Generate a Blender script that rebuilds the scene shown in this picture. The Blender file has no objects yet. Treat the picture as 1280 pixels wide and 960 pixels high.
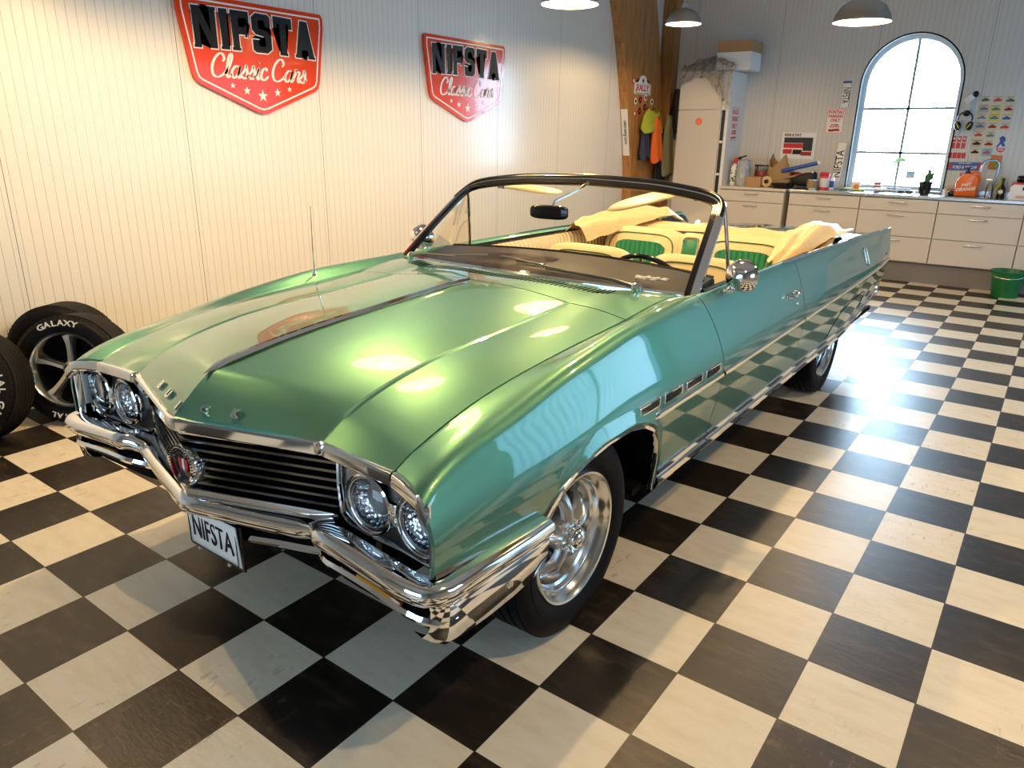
import bpy, bmesh, math, random
from mathutils import Vector, Matrix
import numpy as np
random.seed(7)
PI = math.pi
COL = bpy.context.scene.collection
T = 0.32            # floor tile
CX = 0.962          # car centre line
WL = -2.15          # left wall
WB = 9.72           # back wall

# ------------------------------------------------------------------ materials
MATS = {}
def mat(name, col=(.5, .5, .5), rough=.5, metal=0., emit=None, estr=0., coat=0., trans=0., ior=1.45, alpha=1., spec=.5, coat_rough=.03):
    m = bpy.data.materials.new(name); m.use_nodes = True
    b = m.node_tree.nodes['Principled BSDF']
    b.inputs['Base Color'].default_value = (*col, 1)
    b.inputs['Roughness'].default_value = rough
    b.inputs['Metallic'].default_value = metal
    b.inputs['Coat Weight'].default_value = coat
    b.inputs['Coat Roughness'].default_value = coat_rough
    b.inputs['Transmission Weight'].default_value = trans
    b.inputs['IOR'].default_value = ior
    b.inputs['Alpha'].default_value = alpha
    b.inputs['Specular IOR Level'].default_value = spec
    if emit:
        b.inputs['Emission Color'].default_value = (*emit, 1)
        b.inputs['Emission Strength'].default_value = estr
    MATS[name] = m
    return m
def N(m, t, **kw):
    n = m.node_tree.nodes.new(t)
    for k, v in kw.items(): setattr(n, k, v)
    return n
def L(m, a, b): m.node_tree.links.new(a, b)
def BS(m): return m.node_tree.nodes['Principled BSDF']
def math_n(m, op, a, b=None, c=None):
    n = N(m, 'ShaderNodeMath', operation=op)
    for i, v in enumerate((a, b, c)):
        if v is None: continue
        if isinstance(v, (int, float)): n.inputs[i].default_value = v
        else: L(m, v, n.inputs[i])
    return n.outputs[0]
def mix_col(m, fac, a, b):
    n = N(m, 'ShaderNodeMix', data_type='RGBA')
    if isinstance(fac, (int, float)): n.inputs[0].default_value = fac
    else: L(m, fac, n.inputs[0])
    for i, v in ((6, a), (7, b)):
        if isinstance(v, tuple): n.inputs[i].default_value = (*v, 1)
        else: L(m, v, n.inputs[i])
    return n.outputs[2]
def noise(m, scale, detail=4, rough=.55, vec=None):
    n = N(m, 'ShaderNodeTexNoise'); n.inputs['Scale'].default_value = scale
    n.inputs['Detail'].default_value = detail; n.inputs['Roughness'].default_value = rough
    if vec: L(m, vec, n.inputs['Vector'])
    return n.outputs['Fac']
def objco(m): return N(m, 'ShaderNodeTexCoord').outputs['Object']
def scaled(m, vec, s):
    n = N(m, 'ShaderNodeMapping'); n.inputs['Scale'].default_value = s; L(m, vec, n.inputs['Vector']); return n.outputs[0]
def bump(m, h, strength=.3, dist=.01):
    n = N(m, 'ShaderNodeBump'); n.inputs['Strength'].default_value = strength; n.inputs['Distance'].default_value = dist
    L(m, h, n.inputs['Height']); L(m, n.outputs[0], BS(m).inputs['Normal'])
def ramp(m, fac, stops):
    n = N(m, 'ShaderNodeValToRGB'); L(m, fac, n.inputs[0])
    e = n.color_ramp.elements
    while len(e) < len(stops): e.new(.5)
    for el, (p, c) in zip(e, stops): el.position = p; el.color = (*c, 1) if len(c) == 3 else c
    return n.outputs[0]

# candy flake paint: teal base, gold-green flake that shows near the highlight, clear coat
def flake_paint(name):
    m = mat(name, (.002, .165, .225), .46, .9, coat=1., coat_rough=.012); b = BS(m); b.inputs['Coat IOR'].default_value = 1.75
    b2 = N(m, 'ShaderNodeBsdfPrincipled'); b2.inputs['Base Color'].default_value = (.50, .80, .08, 1); b2.inputs['Metallic'].default_value = 1.; b2.inputs['Roughness'].default_value = .40
    b2.inputs['Coat Weight'].default_value = 1.; b2.inputs['Coat Roughness'].default_value = .012; b2.inputs['Coat IOR'].default_value = 1.75
    mx = N(m, 'ShaderNodeMixShader'); mx.inputs[0].default_value = .19
    out = [n for n in m.node_tree.nodes if n.bl_idname == 'ShaderNodeOutputMaterial'][0]
    L(m, b.outputs[0], mx.inputs[1]); L(m, b2.outputs[0], mx.inputs[2]); L(m, mx.outputs[0], out.inputs[0])
    return m
paint = flake_paint('teal_metallic_paint')

chrome = mat('polished_chrome', (.86, .87, .88), .06, 1.)
alu = mat('polished_aluminium', (.80, .80, .79), .16, 1.)
alu_cast = mat('cast_aluminium_spoke', (.62, .62, .62), .28, 1.)
brushed = mat('brushed_steel_shade', (.42, .41, .40), .35, 1.)
black = mat('black_rubber', (.005, .005, .0055), .6, spec=.16)
blackg = mat('gloss_black', (.008, .008, .009), .12)
dark = mat('dark_void', (.004, .004, .004), .9, spec=.1)
gunmetal = mat('grille_dark_metal', (.22, .225, .23), .2, 1.)
cream = mat('cream_vinyl', (.83, .66, .36), .38, coat=.15)
n_ = noise(cream, 220, 3, .6, objco(cream)); bump(cream, n_, .12, .002)
cream_pleat = mat('cream_pleated_vinyl', (.83, .66, .36), .38)
cw = N(cream_pleat, 'ShaderNodeTexWave', wave_type='BANDS', bands_direction='Y'); cw.inputs['Scale'].default_value = 7
L(cream_pleat, objco(cream_pleat), cw.inputs['Vector']); bump(cream_pleat, cw.outputs['Fac'], .8, .02)
canvas = mat('cream_boot_vinyl', (.80, .60, .32), .45)
n_ = noise(canvas, 14, 5, .6, objco(canvas)); bump(canvas, n_, .35, .03)
green = mat('green_vinyl', (.012, .19, .085), .4)
dash_m = mat('dark_brown_dash', (.020, .011, .005), .5, spec=.3)
glass = mat('clear_glass', (1, 1, 1), 0., trans=1., ior=1.45)
# thin clear glass: mostly transparent, fresnel gloss
def thin_glass(name, tint=(.96, .98, .97), gl=1.0):
    m = bpy.data.materials.new(name); m.use_nodes = True
    nt = m.node_tree; nt.nodes.clear()
    o = nt.nodes.new('ShaderNodeOutputMaterial'); tr = nt.nodes.new('ShaderNodeBsdfTransparent'); g = nt.nodes.new('ShaderNodeBsdfGlossy')
    tr.inputs[0].default_value = (*tint, 1); g.inputs['Roughness'].default_value = 0.01
    fr = nt.nodes.new('ShaderNodeFresnel'); fr.inputs[0].default_value = 1.5
    mx = nt.nodes.new('ShaderNodeMixShader'); mu = nt.nodes.new('ShaderNodeMath'); mu.operation = 'MULTIPLY'; mu.inputs[1].default_value = gl
    nt.links.new(fr.outputs[0], mu.inputs[0]); nt.links.new(mu.outputs[0], mx.inputs[0])
    nt.links.new(tr.outputs[0], mx.inputs[1]); nt.links.new(g.outputs[0], mx.inputs[2]); nt.links.new(mx.outputs[0], o.inputs[0])
    MATS[name] = m; return m
wglass = thin_glass('windshield_glass', (.96, .98, .97), .4)
pglass = thin_glass('window_pane_glass', (1, 1, 1), .6)
lensg = thin_glass('headlamp_lens_glass', (.93, .95, .97), 1.6)
amber = mat('amber_lens', (.85, .32, .02), .15, coat=.5)
white = mat('white_enamel', (.80, .80, .78), .3)
offw = mat('off_white_laminate', (.62, .58, .54), .4)
whitep = mat('white_plastic', (.85, .85, .85), .35)
redm = mat('red_print', (.62, .02, .03), .35)
crimson = mat('crimson_cloth', (.35, .02, .02), .6)
orange_sign = mat('orange_red_sign_enamel', (.74, .055, .008), .15, coat=.3)
blackprint = mat('black_print', (.008, .008, .008), .5, spec=.2)
whiteprint = mat('white_print', (.86, .84, .80), .3)
bluep = mat('blue_print', (.03, .10, .42), .35)
yellowp = mat('pale_yellow_card', (.80, .70, .32), .5)
card = mat('brown_cardboard', (.42, .25, .12), .75)
paper = mat('kraft_paper', (.36, .23, .11), .7)
orangep = mat('orange_plastic', (.85, .16, .01), .3, coat=.3)
greenp = mat('green_bucket_plastic', (.008, .13, .035), .35)
leaf = mat('bright_leaf', (.20, .50, .03), .5)
limec = mat('lime_cloth', (.38, .42, .03), .7)
orangec = mat('orange_cloth', (.75, .13, .01), .65)
greyc = mat('grey_green_cloth', (.25, .25, .16), .8)
blackc = mat('black_cloth', (.012, .012, .014), .6)
steel = mat('stainless_steel', (.55, .56, .58), .25, 1.)
silverbag = mat('silver_plastic_bag', (.45, .48, .52), .25, .6)
n_ = noise(silverbag, 30, 4, .7, objco(silverbag)); bump(silverbag, n_, 1., .02)
clearwrap = thin_glass('clear_plastic_wrap', (.95, .93, .89), 2.0)
nb = clearwrap.node_tree.nodes.new('ShaderNodeBump'); nz = clearwrap.node_tree.nodes.new('ShaderNodeTexNoise'); nz.inputs['Scale'].default_value = 18
clearwrap.node_tree.links.new(nz.outputs[0], nb.inputs['Height']); nb.inputs['Strength'].default_value = 1.; nb.inputs['Distance'].default_value = .05
for n0 in clearwrap.node_tree.nodes:
    if n0.bl_idname in ('ShaderNodeBsdfGlossy', 'ShaderNodeFresnel'): clearwrap.node_tree.links.new(nb.outputs[0], n0.inputs['Normal'])
lampglow = mat('lamp_bulb_glow', (1, .9, .7), .5, emit=(1., .80, .48), estr=14.)
lampin = mat('lamp_inner_white', (.9, .85, .75), .5)
headrefl = mat('headlamp_reflector', (.8, .82, .85), .12, 1.)
v_ = N(headrefl, 'ShaderNodeTexVoronoi'); v_.inputs['Scale'].default_value = 55; L(headrefl, objco(headrefl), v_.inputs['Vector']); bump(headrefl, v_.outputs['Distance'], .6, .01)

# tyre tread rubber
# floor
floor_m = mat('checker_floor_tiles', (.5, .5, .5), .3, spec=.5)
m = floor_m; oc = objco(m)
sx = N(m, 'ShaderNodeSeparateXYZ'); L(m, scaled(m, oc, (1 / T, 1 / T, 1)), sx.inputs[0])
X, Y = sx.outputs[0], sx.outputs[1]
par = math_n(m, 'MODULO', math_n(m, 'ADD', math_n(m, 'ADD', math_n(m, 'FLOOR', X), math_n(m, 'FLOOR', Y)), 1000), 2)
par = math_n(m, 'GREATER_THAN', par, .5)
cell = N(m, 'ShaderNodeCombineXYZ'); L(m, math_n(m, 'FLOOR', X), cell.inputs[0]); L(m, math_n(m, 'FLOOR', Y), cell.inputs[1])
wn = N(m, 'ShaderNodeTexWhiteNoise'); L(m, cell.outputs[0], wn.inputs[0])
vadd = N(m, 'ShaderNodeVectorMath', operation='ADD'); L(m, oc, vadd.inputs[0])
vs = N(m, 'ShaderNodeVectorMath', operation='SCALE'); L(m, wn.outputs['Color'], vs.inputs[0]); vs.inputs['Scale'].default_value = 9; L(m, vs.outputs[0], vadd.inputs[1])
st = scaled(m, vadd.outputs[0], (3, 9, 1))
n1 = noise(m, 2.2, 6, .62, st); n2 = noise(m, 9, 6, .7, st); n3 = noise(m, 26, 4, .6, oc)
wcol = ramp(m, n1, [(.25, (.72, .62, .45)), (.5, (.80, .72, .56)), (.75, (.85, .78, .64))])
wsp = ramp(m, n2, [(.70, (0, 0, 0)), (.76, (1, 1, 1))])
wcol = mix_col(m, math_n(m, 'MULTIPLY', wsp, .35), wcol, (.42, .33, .20))
bcol = ramp(m, n1, [(.3, (.006, .005, .004)), (.52, (.016, .012, .009)), (.72, (.060, .042, .028))])
tv = math_n(m, 'MULTIPLY', wn.outputs[0], .12)
tc = mix_col(m, par, bcol, wcol); tc = mix_col(m, tv, tc, mix_col(m, par, (.05, .04, .03), (.60, .52, .38)))
fx = math_n(m, 'ABSOLUTE', math_n(m, 'SUBTRACT', math_n(m, 'FRACT', X), .5)); fy = math_n(m, 'ABSOLUTE', math_n(m, 'SUBTRACT', math_n(m, 'FRACT', Y), .5))
pt = ramp(m, noise(m, 1.3, 2, .5, oc), [(.54, (0, 0, 0)), (.62, (1, 1, 1))])
sc_m = ramp(m, noise(m, 34, 5, .75, scaled(m, oc, (1, .35, 1))), [(.57, (0, 0, 0)), (.64, (1, 1, 1))])
scf = math_n(m, 'MULTIPLY', math_n(m, 'MULTIPLY', pt, sc_m), .45)
tc = mix_col(m, scf, tc, (.20, .14, .08))
edge = math_n(m, 'GREATER_THAN', math_n(m, 'MAXIMUM', fx, fy), .494)
tc = mix_col(m, edge, tc, (.035, .022, .010))
L(m, tc, BS(m).inputs['Base Color'])
L(m, math_n(m, 'ADD', math_n(m, 'MULTIPLY', n2, .16), .27), BS(m).inputs['Roughness'])
h = math_n(m, 'SUBTRACT', math_n(m, 'ADD', math_n(m, 'MULTIPLY', n2, .5), math_n(m, 'MULTIPLY', n3, .12)), math_n(m, 'MULTIPLY', edge, 1.5))
bump(m, h, .5, .004)
m = None
# grooved steel wall panels
def wall_mat(name, axis, off=0., col=(.80, .77, .70), rough=.3):
    m = mat(name, col, rough, coat=.35, coat_rough=.14)
    s = N(m, 'ShaderNodeSeparateXYZ'); L(m, objco(m), s.inputs[0]); a = s.outputs[axis]
    a = math_n(m, 'ADD', a, 60 + off)
    g = math_n(m, 'ABSOLUTE', math_n(m, 'SUBTRACT', math_n(m, 'FRACT', math_n(m, 'MULTIPLY', a, 1 / .06)), .5))
    gr = math_n(m, 'SMOOTH_MIN', math_n(m, 'MULTIPLY', g, 14), 1., .3)
    p = math_n(m, 'ABSOLUTE', math_n(m, 'SUBTRACT', math_n(m, 'FRACT', math_n(m, 'MULTIPLY', a, 1 / 1.2)), .5))
    pr = math_n(m, 'LESS_THAN', p, .0016)
    gl = math_n(m, 'LESS_THAN', g, .035)
    c = mix_col(m, math_n(m, 'MULTIPLY', gl, .6), col, (.42, .40, .36)); c = mix_col(m, pr, c, (.10, .09, .08))
    sp = ramp(m, noise(m, 7, 8, .75, objco(m)), [(.70, (0, 0, 0)), (.73, (1, 1, 1))])
    c = mix_col(m, math_n(m, 'MULTIPLY', sp, .12), c, (.5, .42, .32))
    L(m, c, BS(m).inputs['Base Color']); bump(m, gr, .5, .004)
    return m
wall_left_m = wall_mat('grooved_wall_panel_left', 1, -.3)
wall_back_m = wall_mat('grooved_wall_panel_back', 0, -.1, (.66, .64, .60), .38)
plain = mat('plain_grey_wall', (.30, .29, .27), .6)
ceil_m = mat('ceiling_boards', (.48, .45, .40), .6)
# timber
wood = mat('glulam_pine', (.42, .20, .06), .38, coat=.25)
wv = scaled(wood, objco(wood), (6, 6, .8))
w1 = noise(wood, 3.5, 6, .6, wv)
sz = N(wood, 'ShaderNodeSeparateXYZ'); L(wood, objco(wood), sz.inputs[0])
lam = math_n(wood, 'LESS_THAN', math_n(wood, 'FRACT', math_n(wood, 'MULTIPLY', math_n(wood, 'ADD', sz.outputs[1], 20), 1 / .09)), .05)
wc = ramp(wood, w1, [(.25, (.22, .085, .02)), (.5, (.42, .19, .055)), (.75, (.55, .28, .09))])
kn = N(wood, 'ShaderNodeTexVoronoi'); kn.inputs['Scale'].default_value = 5.5; L(wood, scaled(wood, objco(wood), (1, 1, .6)), kn.inputs['Vector'])
wc = mix_col(wood, ramp(wood, kn.outputs['Distance'], [(.05, (1, 1, 1)), (.10, (0, 0, 0))]), wc, (.10, .035, .01))
wc = mix_col(wood, math_n(wood, 'MULTIPLY', lam, .35), wc, (.20, .08, .02)); L(wood, wc, BS(wood).inputs['Base Color'])

# ------------------------------------------------------------------ mesh helpers
class MB:
    def __init__(s): s.v = []; s.f = []
    def add(s, vs, fs):
        o = len(s.v); s.v += [tuple(v) for v in vs]; s.f += [tuple(i + o for i in f) for f in fs]; return s
    def grid(s, rows, flip=False, closeu=False):
        n = len(rows[0]); vs = [p for r in rows for p in r]; fs = []
        for i in range(len(rows) - 1):
            for j in range(n if closeu else n - 1):
                a, b, c, d = i * n + j, i * n + (j + 1) % n, (i + 1) * n + (j + 1) % n, (i + 1) * n + j
                fs.append((a, d, c, b) if flip else (a, b, c, d))
        return s.add(vs, fs)
    def box(s, c, sz, bev=0., rot=None, seg=2, taper=None):
        bm = bmesh.new(); bmesh.ops.create_cube(bm, size=1)
        for v in bm.verts:
            k = 1.
            if taper and v.co.z > 0: k = taper
            v.co = Vector((v.co.x * sz[0] * k, v.co.y * sz[1] * k, v.co.z * sz[2]))
        if bev > 0: bmesh.ops.bevel(bm, geom=list(bm.edges), offset=min(bev, min(sz) * .45), segments=seg, profile=.5, affect='EDGES')
        if rot is not None: bmesh.ops.transform(bm, matrix=rot.to_4x4(), verts=bm.verts)
        bm.verts.ensure_lookup_table()
        s.add([(v.co.x + c[0], v.co.y + c[1], v.co.z + c[2]) for v in bm.verts], [[v.index for v in f.verts] for f in bm.faces]); bm.free(); return s
    def tube(s, path, r, n=10, caps=True, flat=1.):
        P = [Vector(p) for p in path]; rows = []; up = None
        for i, p in enumerate(P):
            t = (P[min(i + 1, len(P) - 1)] - P[max(i - 1, 0)]).normalized()
            if up is None:
                up = Vector((0, 0, 1)) if abs(t.z) < .9 else Vector((1, 0, 0))
            x = t.cross(up).normalized(); y = x.cross(t).normalized(); up = y
            rr = r[i] if isinstance(r, (list, tuple)) else r
            rows.append([p + x * math.cos(a) * rr + y * math.sin(a) * rr * flat for a in [2 * PI * k / n for k in range(n)]])
        s.grid(rows, closeu=True)
        if caps:
            o = len(s.v); s.v += [tuple(q) for q in rows[0]] + [tuple(q) for q in rows[-1]]
            s.f.append(tuple(range(o + n - 1, o - 1, -1))); s.f.append(tuple(range(o + n, o + 2 * n)))
        return s
    def lathe(s, prof, c=(0, 0, 0), axis=(0, 0, 1), n=32, caps=False):
        a = Vector(axis).normalized(); u = a.orthogonal().normalized(); w = a.cross(u); c = Vector(c)
        rows = [[c + a * h + (u * math.cos(t) + w * math.sin(t)) * r for t in [2 * PI * k / n for k in range(n)]] for r, h in prof]
        s.grid(rows, closeu=True)
        if caps:
            o = len(s.v); s.v += [tuple(q) for q in rows[0]] + [tuple(q) for q in rows[-1]]
            s.f.append(tuple(range(o + n - 1, o - 1, -1))); s.f.append(tuple(range(o + n, o + 2 * n)))
        return s
    def sweep(s, path, prof, side=None, closed=True, caps=True):
        """prof: list of (a,b) offsets; a along side vector, b along up; side(i)->Vector or None (horizontal normal of path)"""
        P = [Vector(p) for p in path]; rows = []
        for i, p in enumerate(P):
            t = (P[min(i + 1, len(P) - 1)] - P[max(i - 1, 0)]).normalized()
            if side is None: sd = t.cross(Vector((0, 0, 1))).normalized(); up = sd.cross(t).normalized()
            else: sd, up = side(i, p, t)
            rows.append([p + sd * a + up * b for a, b in prof])
        s.grid(rows, closeu=closed)
        if caps and closed:
            n = len(prof); o = len(s.v); s.v += [tuple(q) for q in rows[0]] + [tuple(q) for q in rows[-1]]
            s.f.append(tuple(range(o + n - 1, o - 1, -1))); s.f.append(tuple(range(o + n, o + 2 * n)))
        return s
    def prism(s, poly, fn, d0, d1):
        """poly 2D list; fn(u,v,d)->xyz"""
        n = len(poly); vs = [fn(u, v, d0) for u, v in poly] + [fn(u, v, d1) for u, v in poly]
        fs = [tuple(range(n - 1, -1, -1)), tuple(range(n, 2 * n))] + [(i, (i + 1) % n, n + (i + 1) % n, n + i) for i in range(n)]
        return s.add(vs, fs)
    def ellip(s, c, r, e=2., n=16, m=10, rot=None, fn=None):
        def sp(v, p): return math.copysign(abs(v) ** p, v)
        k = 2. / e; rows = []
        for i in range(m + 1):
            ph = -PI / 2 + PI * i / m
            row = []
            for j in range(n):
                th = 2 * PI * j / n
                q = Vector((r[0] * sp(math.cos(ph), k) * sp(math.cos(th), k), r[1] * sp(math.cos(ph), k) * sp(math.sin(th), k), r[2] * sp(math.sin(ph), k)))
                if fn: q = fn(q)
                if rot is not None: q = rot @ q
                row.append(q + Vector(c))
            rows.append(row)
        return s.grid(rows, closeu=True)
def RX(a): return Matrix.Rotation(a, 3, 'X')
def RY(a): return Matrix.Rotation(a, 3, 'Y')
def RZ(a): return Matrix.Rotation(a, 3, 'Z')

def worldloc(p):
    v = Vector((0, 0, 0))
    while p is not None: v += p.location; p = p.parent
    return v
def tag(o, label=None, cat=None, group=None, kind=None):
    if label: o['label'] = label
    if cat: o['category'] = cat
    if group: o['group'] = group
    if kind: o['kind'] = kind
    return o
def mk(name, mb, mt, parent=None, base=None, ang=35, label=None, merge=True, normals=True):
    """world-space mesh -> object; its origin is the parent's origin, or base"""
    org = worldloc(parent) if parent else Vector(base if base else (0, 0, 0))
    me = bpy.data.meshes.new(name)
    me.from_pydata([(v[0] - org.x, v[1] - org.y, v[2] - org.z) for v in mb.v], [], mb.f)
    if merge or normals:
        bm = bmesh.new(); bm.from_mesh(me)
        if merge: bmesh.ops.remove_doubles(bm, verts=bm.verts, dist=1e-5)
        if normals: bmesh.ops.recalc_face_normals(bm, faces=bm.faces)
        bm.to_mesh(me); bm.free()
    me.update()
    me.materials.append(mt)
    if ang:
        me.polygons.foreach_set('use_smooth', [True] * len(me.polygons)); me.set_sharp_from_angle(angle=math.radians(ang))
    o = bpy.data.objects.new(name, me); COL.objects.link(o)
    if parent: o.parent = parent
    else: o.location = org
    if label: o['label'] = label
    return o
def empty(name, loc, label, cat, group=None):
    o = bpy.data.objects.new(name, None); COL.objects.link(o); o.location = loc; o.empty_display_size = .1
    return tag(o, label, cat, group)
def copy_tree(o, parent=None):
    c = o.copy(); COL.objects.link(c)
    if parent: c.parent = parent
    for ch in list(o.children): copy_tree(ch, c)
    return c
def text_mb(txt, size, fn, depth=.002, bold=0., sx=1., shear=0., spacing=1.):
    """text mesh; fn(u,v,d)->xyz, text centred"""
    cu = bpy.data.curves.new('t', 'FONT'); cu.body = txt; cu.size = size; cu.extrude = depth / 2; cu.offset = bold; cu.shear = shear
    cu.align_x = 'CENTER'; cu.align_y = 'CENTER'; cu.resolution_u = 3; cu.space_character = spacing
    ob = bpy.data.objects.new('t', cu); COL.objects.link(ob)
    bpy.context.view_layer.update()
    me = bpy.data.meshes.new_from_object(ob.evaluated_get(bpy.context.evaluated_depsgraph_get()))
    mb = MB(); mb.add([fn(v.co.x * sx, v.co.y, v.co.z + depth / 2) for v in me.vertices], [tuple(p.vertices) for p in me.polygons])
    bpy.data.objects.remove(ob); bpy.data.curves.remove(cu); bpy.data.meshes.remove(me)
    return mb
def interp(x, xs, ys):
    """monotone cubic"""
    xs = list(xs); n = len(xs)
    if x <= xs[0]: return ys[0] + 0.
    if x >= xs[-1]: return ys[-1] + 0.
    h = [xs[i + 1] - xs[i] for i in range(n - 1)]; d = [(ys[i + 1] - ys[i]) / h[i] for i in range(n - 1)]
    i = max(k for k in range(n - 1) if xs[k] <= x)
    def m(k):
        if k == 0: return d[0]
        if k == n - 1: return d[-1]
        if d[k - 1] * d[k] <= 0: return 0.
        w1 = 2 * h[k] + h[k - 1]; w2 = h[k] + 2 * h[k - 1]
        return (w1 + w2) / (w1 / d[k - 1] + w2 / d[k])
    t = (x - xs[i]) / h[i]; m0, m1 = m(i), m(i + 1)
    return ((2 * t**3 - 3 * t**2 + 1) * ys[i] + (t**3 - 2 * t**2 + t) * h[i] * m0 + (-2 * t**3 + 3 * t**2) * ys[i + 1] + (t**3 - t**2) * h[i] * m1)
def K(*pairs):
    xs = [p[0] for p in pairs]; ys = [p[1] for p in pairs]
    return lambda y: interp(y, xs, ys)

# ================================================================== ROOM
def struct(name, mb, mt, ang=0, **kw):
    o = mk(name, mb, mt, ang=ang, **kw); o['kind'] = 'structure'; return o
XR, YF, ZC = 6.2, -4.2, 4.2
struct('floor', MB().box(((WL + XR) / 2, (YF + WB) / 2, -.05), (XR - WL + .4, WB - YF + .4, .1)), floor_m)
struct('ceiling', MB().box(((WL + XR) / 2, (YF + WB) / 2, ZC + .05), (XR - WL + .4, WB - YF + .4, .1)), ceil_m)
for k_, y_ in enumerate((-.6, 4.3)):
    struct('trim_%d' % (k_ + 2), MB().box(((WL + XR) / 2, y_, ZC - .2), (XR - WL, .16, .4)), wood)
struct('wall_left', MB().box((WL - .06, (YF + WB) / 2, ZC / 2), (.12, WB - YF + .24, ZC)), wall_left_m)
# back wall with arched opening
AX, AR, AS, AZ = 1.13, .565, 2.31, 1.06
def arch(r, z0, n=28): return [(AX - r, z0)] + [(AX - r * math.cos(PI * k / n), AS + r * math.sin(PI * k / n)) for k in range(n + 1)] + [(AX + r, z0)]
mb = MB()
def wp(u, v, d): return (u, WB + d, v)
for d in (0, .25):
    a = arch(AR, AZ)
    o = []
    mb.add([wp(*p, d) for p in ((WL, 0), (AX - AR, 0), (AX - AR, ZC), (WL, ZC))], [(0, 1, 2, 3)])
    mb.add([wp(*p, d) for p in ((AX + AR, 0), (XR, 0), (XR, ZC), (AX + AR, ZC))], [(0, 1, 2, 3)])
    mb.add([wp(*p, d) for p in ((AX - AR, 0), (AX + AR, 0), (AX + AR, AZ), (AX - AR, AZ))], [(0, 1, 2, 3)])
    a = a[1:-1]
    mb.grid([[wp(x, z, d) for x, z in a], [wp(x, ZC, d) for x, z in a]])
a = arch(AR, AZ); mb.grid([[wp(*p, 0) for p in a + a[:1]], [wp(*p, .25) for p in a + a[:1]]])
struct('wall_back', mb, wall_back_m, merge=True)
# window 1: frame, mullions, panes
wf = mat('window_frame_white', (.72, .80, .88), .35)
mb = MB()
o_, i_ = arch(AR, AZ), arch(AR - .055, AZ + .04)
for p, q in ((o_, i_),):
    mb.grid([[wp(*a, .12) for a in p + p[:1]], [wp(*a, .12) for a in q + q[:1]], [wp(*a, .18) for a in q + q[:1]]])
fr = struct('window_1', mb, wf)
mb = MB(); mb.box((AX, WB + .15, (AZ + AS + AR) / 2), (.032, .02, AS + AR - AZ - .08))
for z in (1.50, 2.03): mb.box((AX, WB + .15, z), (2 * AR - .08, .02, .032))
mk('glazing_bars', mb, mat('glazing_bar_grey', (.35, .42, .48), .5), fr, ang=0)
mb = MB(); q = arch(AR - .05, AZ + .03); mb.add([wp(*a, .155) for a in q], [tuple(range(len(q)))]); mk('window_pane', mb, pglass, fr, ang=0)
mb = MB(); q = arch(AR + .012, AZ - .01); q2 = arch(AR - .004, AZ)
mb.grid([[wp(*a, -.006) for a in q], [wp(*a, -.006) for a in q2]]); mk('edge_seal', mb, black, fr, ang=0)
struct('trim_1', MB().box((AX, WB + .05, AZ - .012), (2 * AR, .32, .024), .004), white)
strip_m = bpy.data.materials.new('frosted_strip_curtain'); strip_m.use_nodes = True
_nt = strip_m.node_tree; _nt.nodes.clear(); _o = _nt.nodes.new('ShaderNodeOutputMaterial'); _t = _nt.nodes.new('ShaderNodeBsdfTranslucent'); _t.inputs[0].default_value = (.15, .24, .30, 1)
_d = _nt.nodes.new('ShaderNodeBsdfTransparent'); _m = _nt.nodes.new('ShaderNodeMixShader'); _m.inputs[0].default_value = .08
_nt.links.new(_t.outputs[0], _m.inputs[1]); _nt.links.new(_d.outputs[0], _m.inputs[2]); _nt.links.new(_m.outputs[0], _o.inputs[0])
# right wall with tall daylight windows, and wall behind the viewer with a glazed door opening
def wall_with_holes(name, axis, pos, lo, hi, holes, mt, th=.2):
    mb = MB(); ed = sorted({lo, hi} | {h[0] for h in holes} | {h[1] for h in holes})
    for a, b in zip(ed[:-1], ed[1:]):
        h = [q for q in holes if q[0] <= a and q[1] >= b]
        spans = [(0, ZC)] if not h else [(0, h[0][2]), (h[0][3], ZC)]
        for z0, z1 in spans:
            if z1 - z0 < 1e-4: continue
            c, s = ((a + b) / 2, b - a)
            if axis == 'x': mb.box((pos, c, (z0 + z1) / 2), (th, s, z1 - z0))
            else: mb.box((c, pos, (z0 + z1) / 2), (s, th, z1 - z0))
    return struct(name, mb, mt)
RH = [(.8, 2.4, 1.0, 2.5), (4.2, 9.3, .15, 2.9)]
wall_with_holes('wall_right', 'x', XR + .1, YF, WB + .25, RH, plain)
FH = [(.2, 3.4, .5, 2.7)]
wall_with_holes('wall_front', 'y', YF - .1, WL - .1, XR + .2, FH, plain)
wi = 2
for a, b, z0, z1 in RH:
    mb = MB(); mb.box((XR + .1, (a + b) / 2, (z0 + z1) / 2), (.05, .05, z1 - z0))
    for z in (z0 + .025, z1 - .025): mb.box((XR + .1, (a + b) / 2, z), (.05, b - a, .05))
    for y in (a + .025, b - .025): mb.box((XR + .1, y, (z0 + z1) / 2), (.05, .05, z1 - z0))
    wo = struct('window_%d' % wi, mb, wf); wi += 1
    if b - a > 3:
        rows = []
        nst = 26
        for k in range(nst * 6 + 1):
            y = a + (b - a) * k / (nst * 6); rows.append([(XR + .03 + .03 * abs(math.sin(PI * k / 6)), y, z0), (XR + .03 + .03 * abs(math.sin(PI * k / 6)), y, z1)])
        mk('strip_curtain', MB().grid(rows), strip_m, wo, ang=0, normals=False)
for a, b, z0, z1 in FH:
    mb = MB()
    for k in range(5): mb.box((a + (b - a) * k / 4, YF - .1, (z0 + z1) / 2), (.06, .05, z1 - z0))
    for z in (z0, (z0 + z1) / 2, z1): mb.box(((a + b) / 2, YF - .1, z), (b - a, .05, .06))
    struct('door_1', mb, wf)

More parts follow.
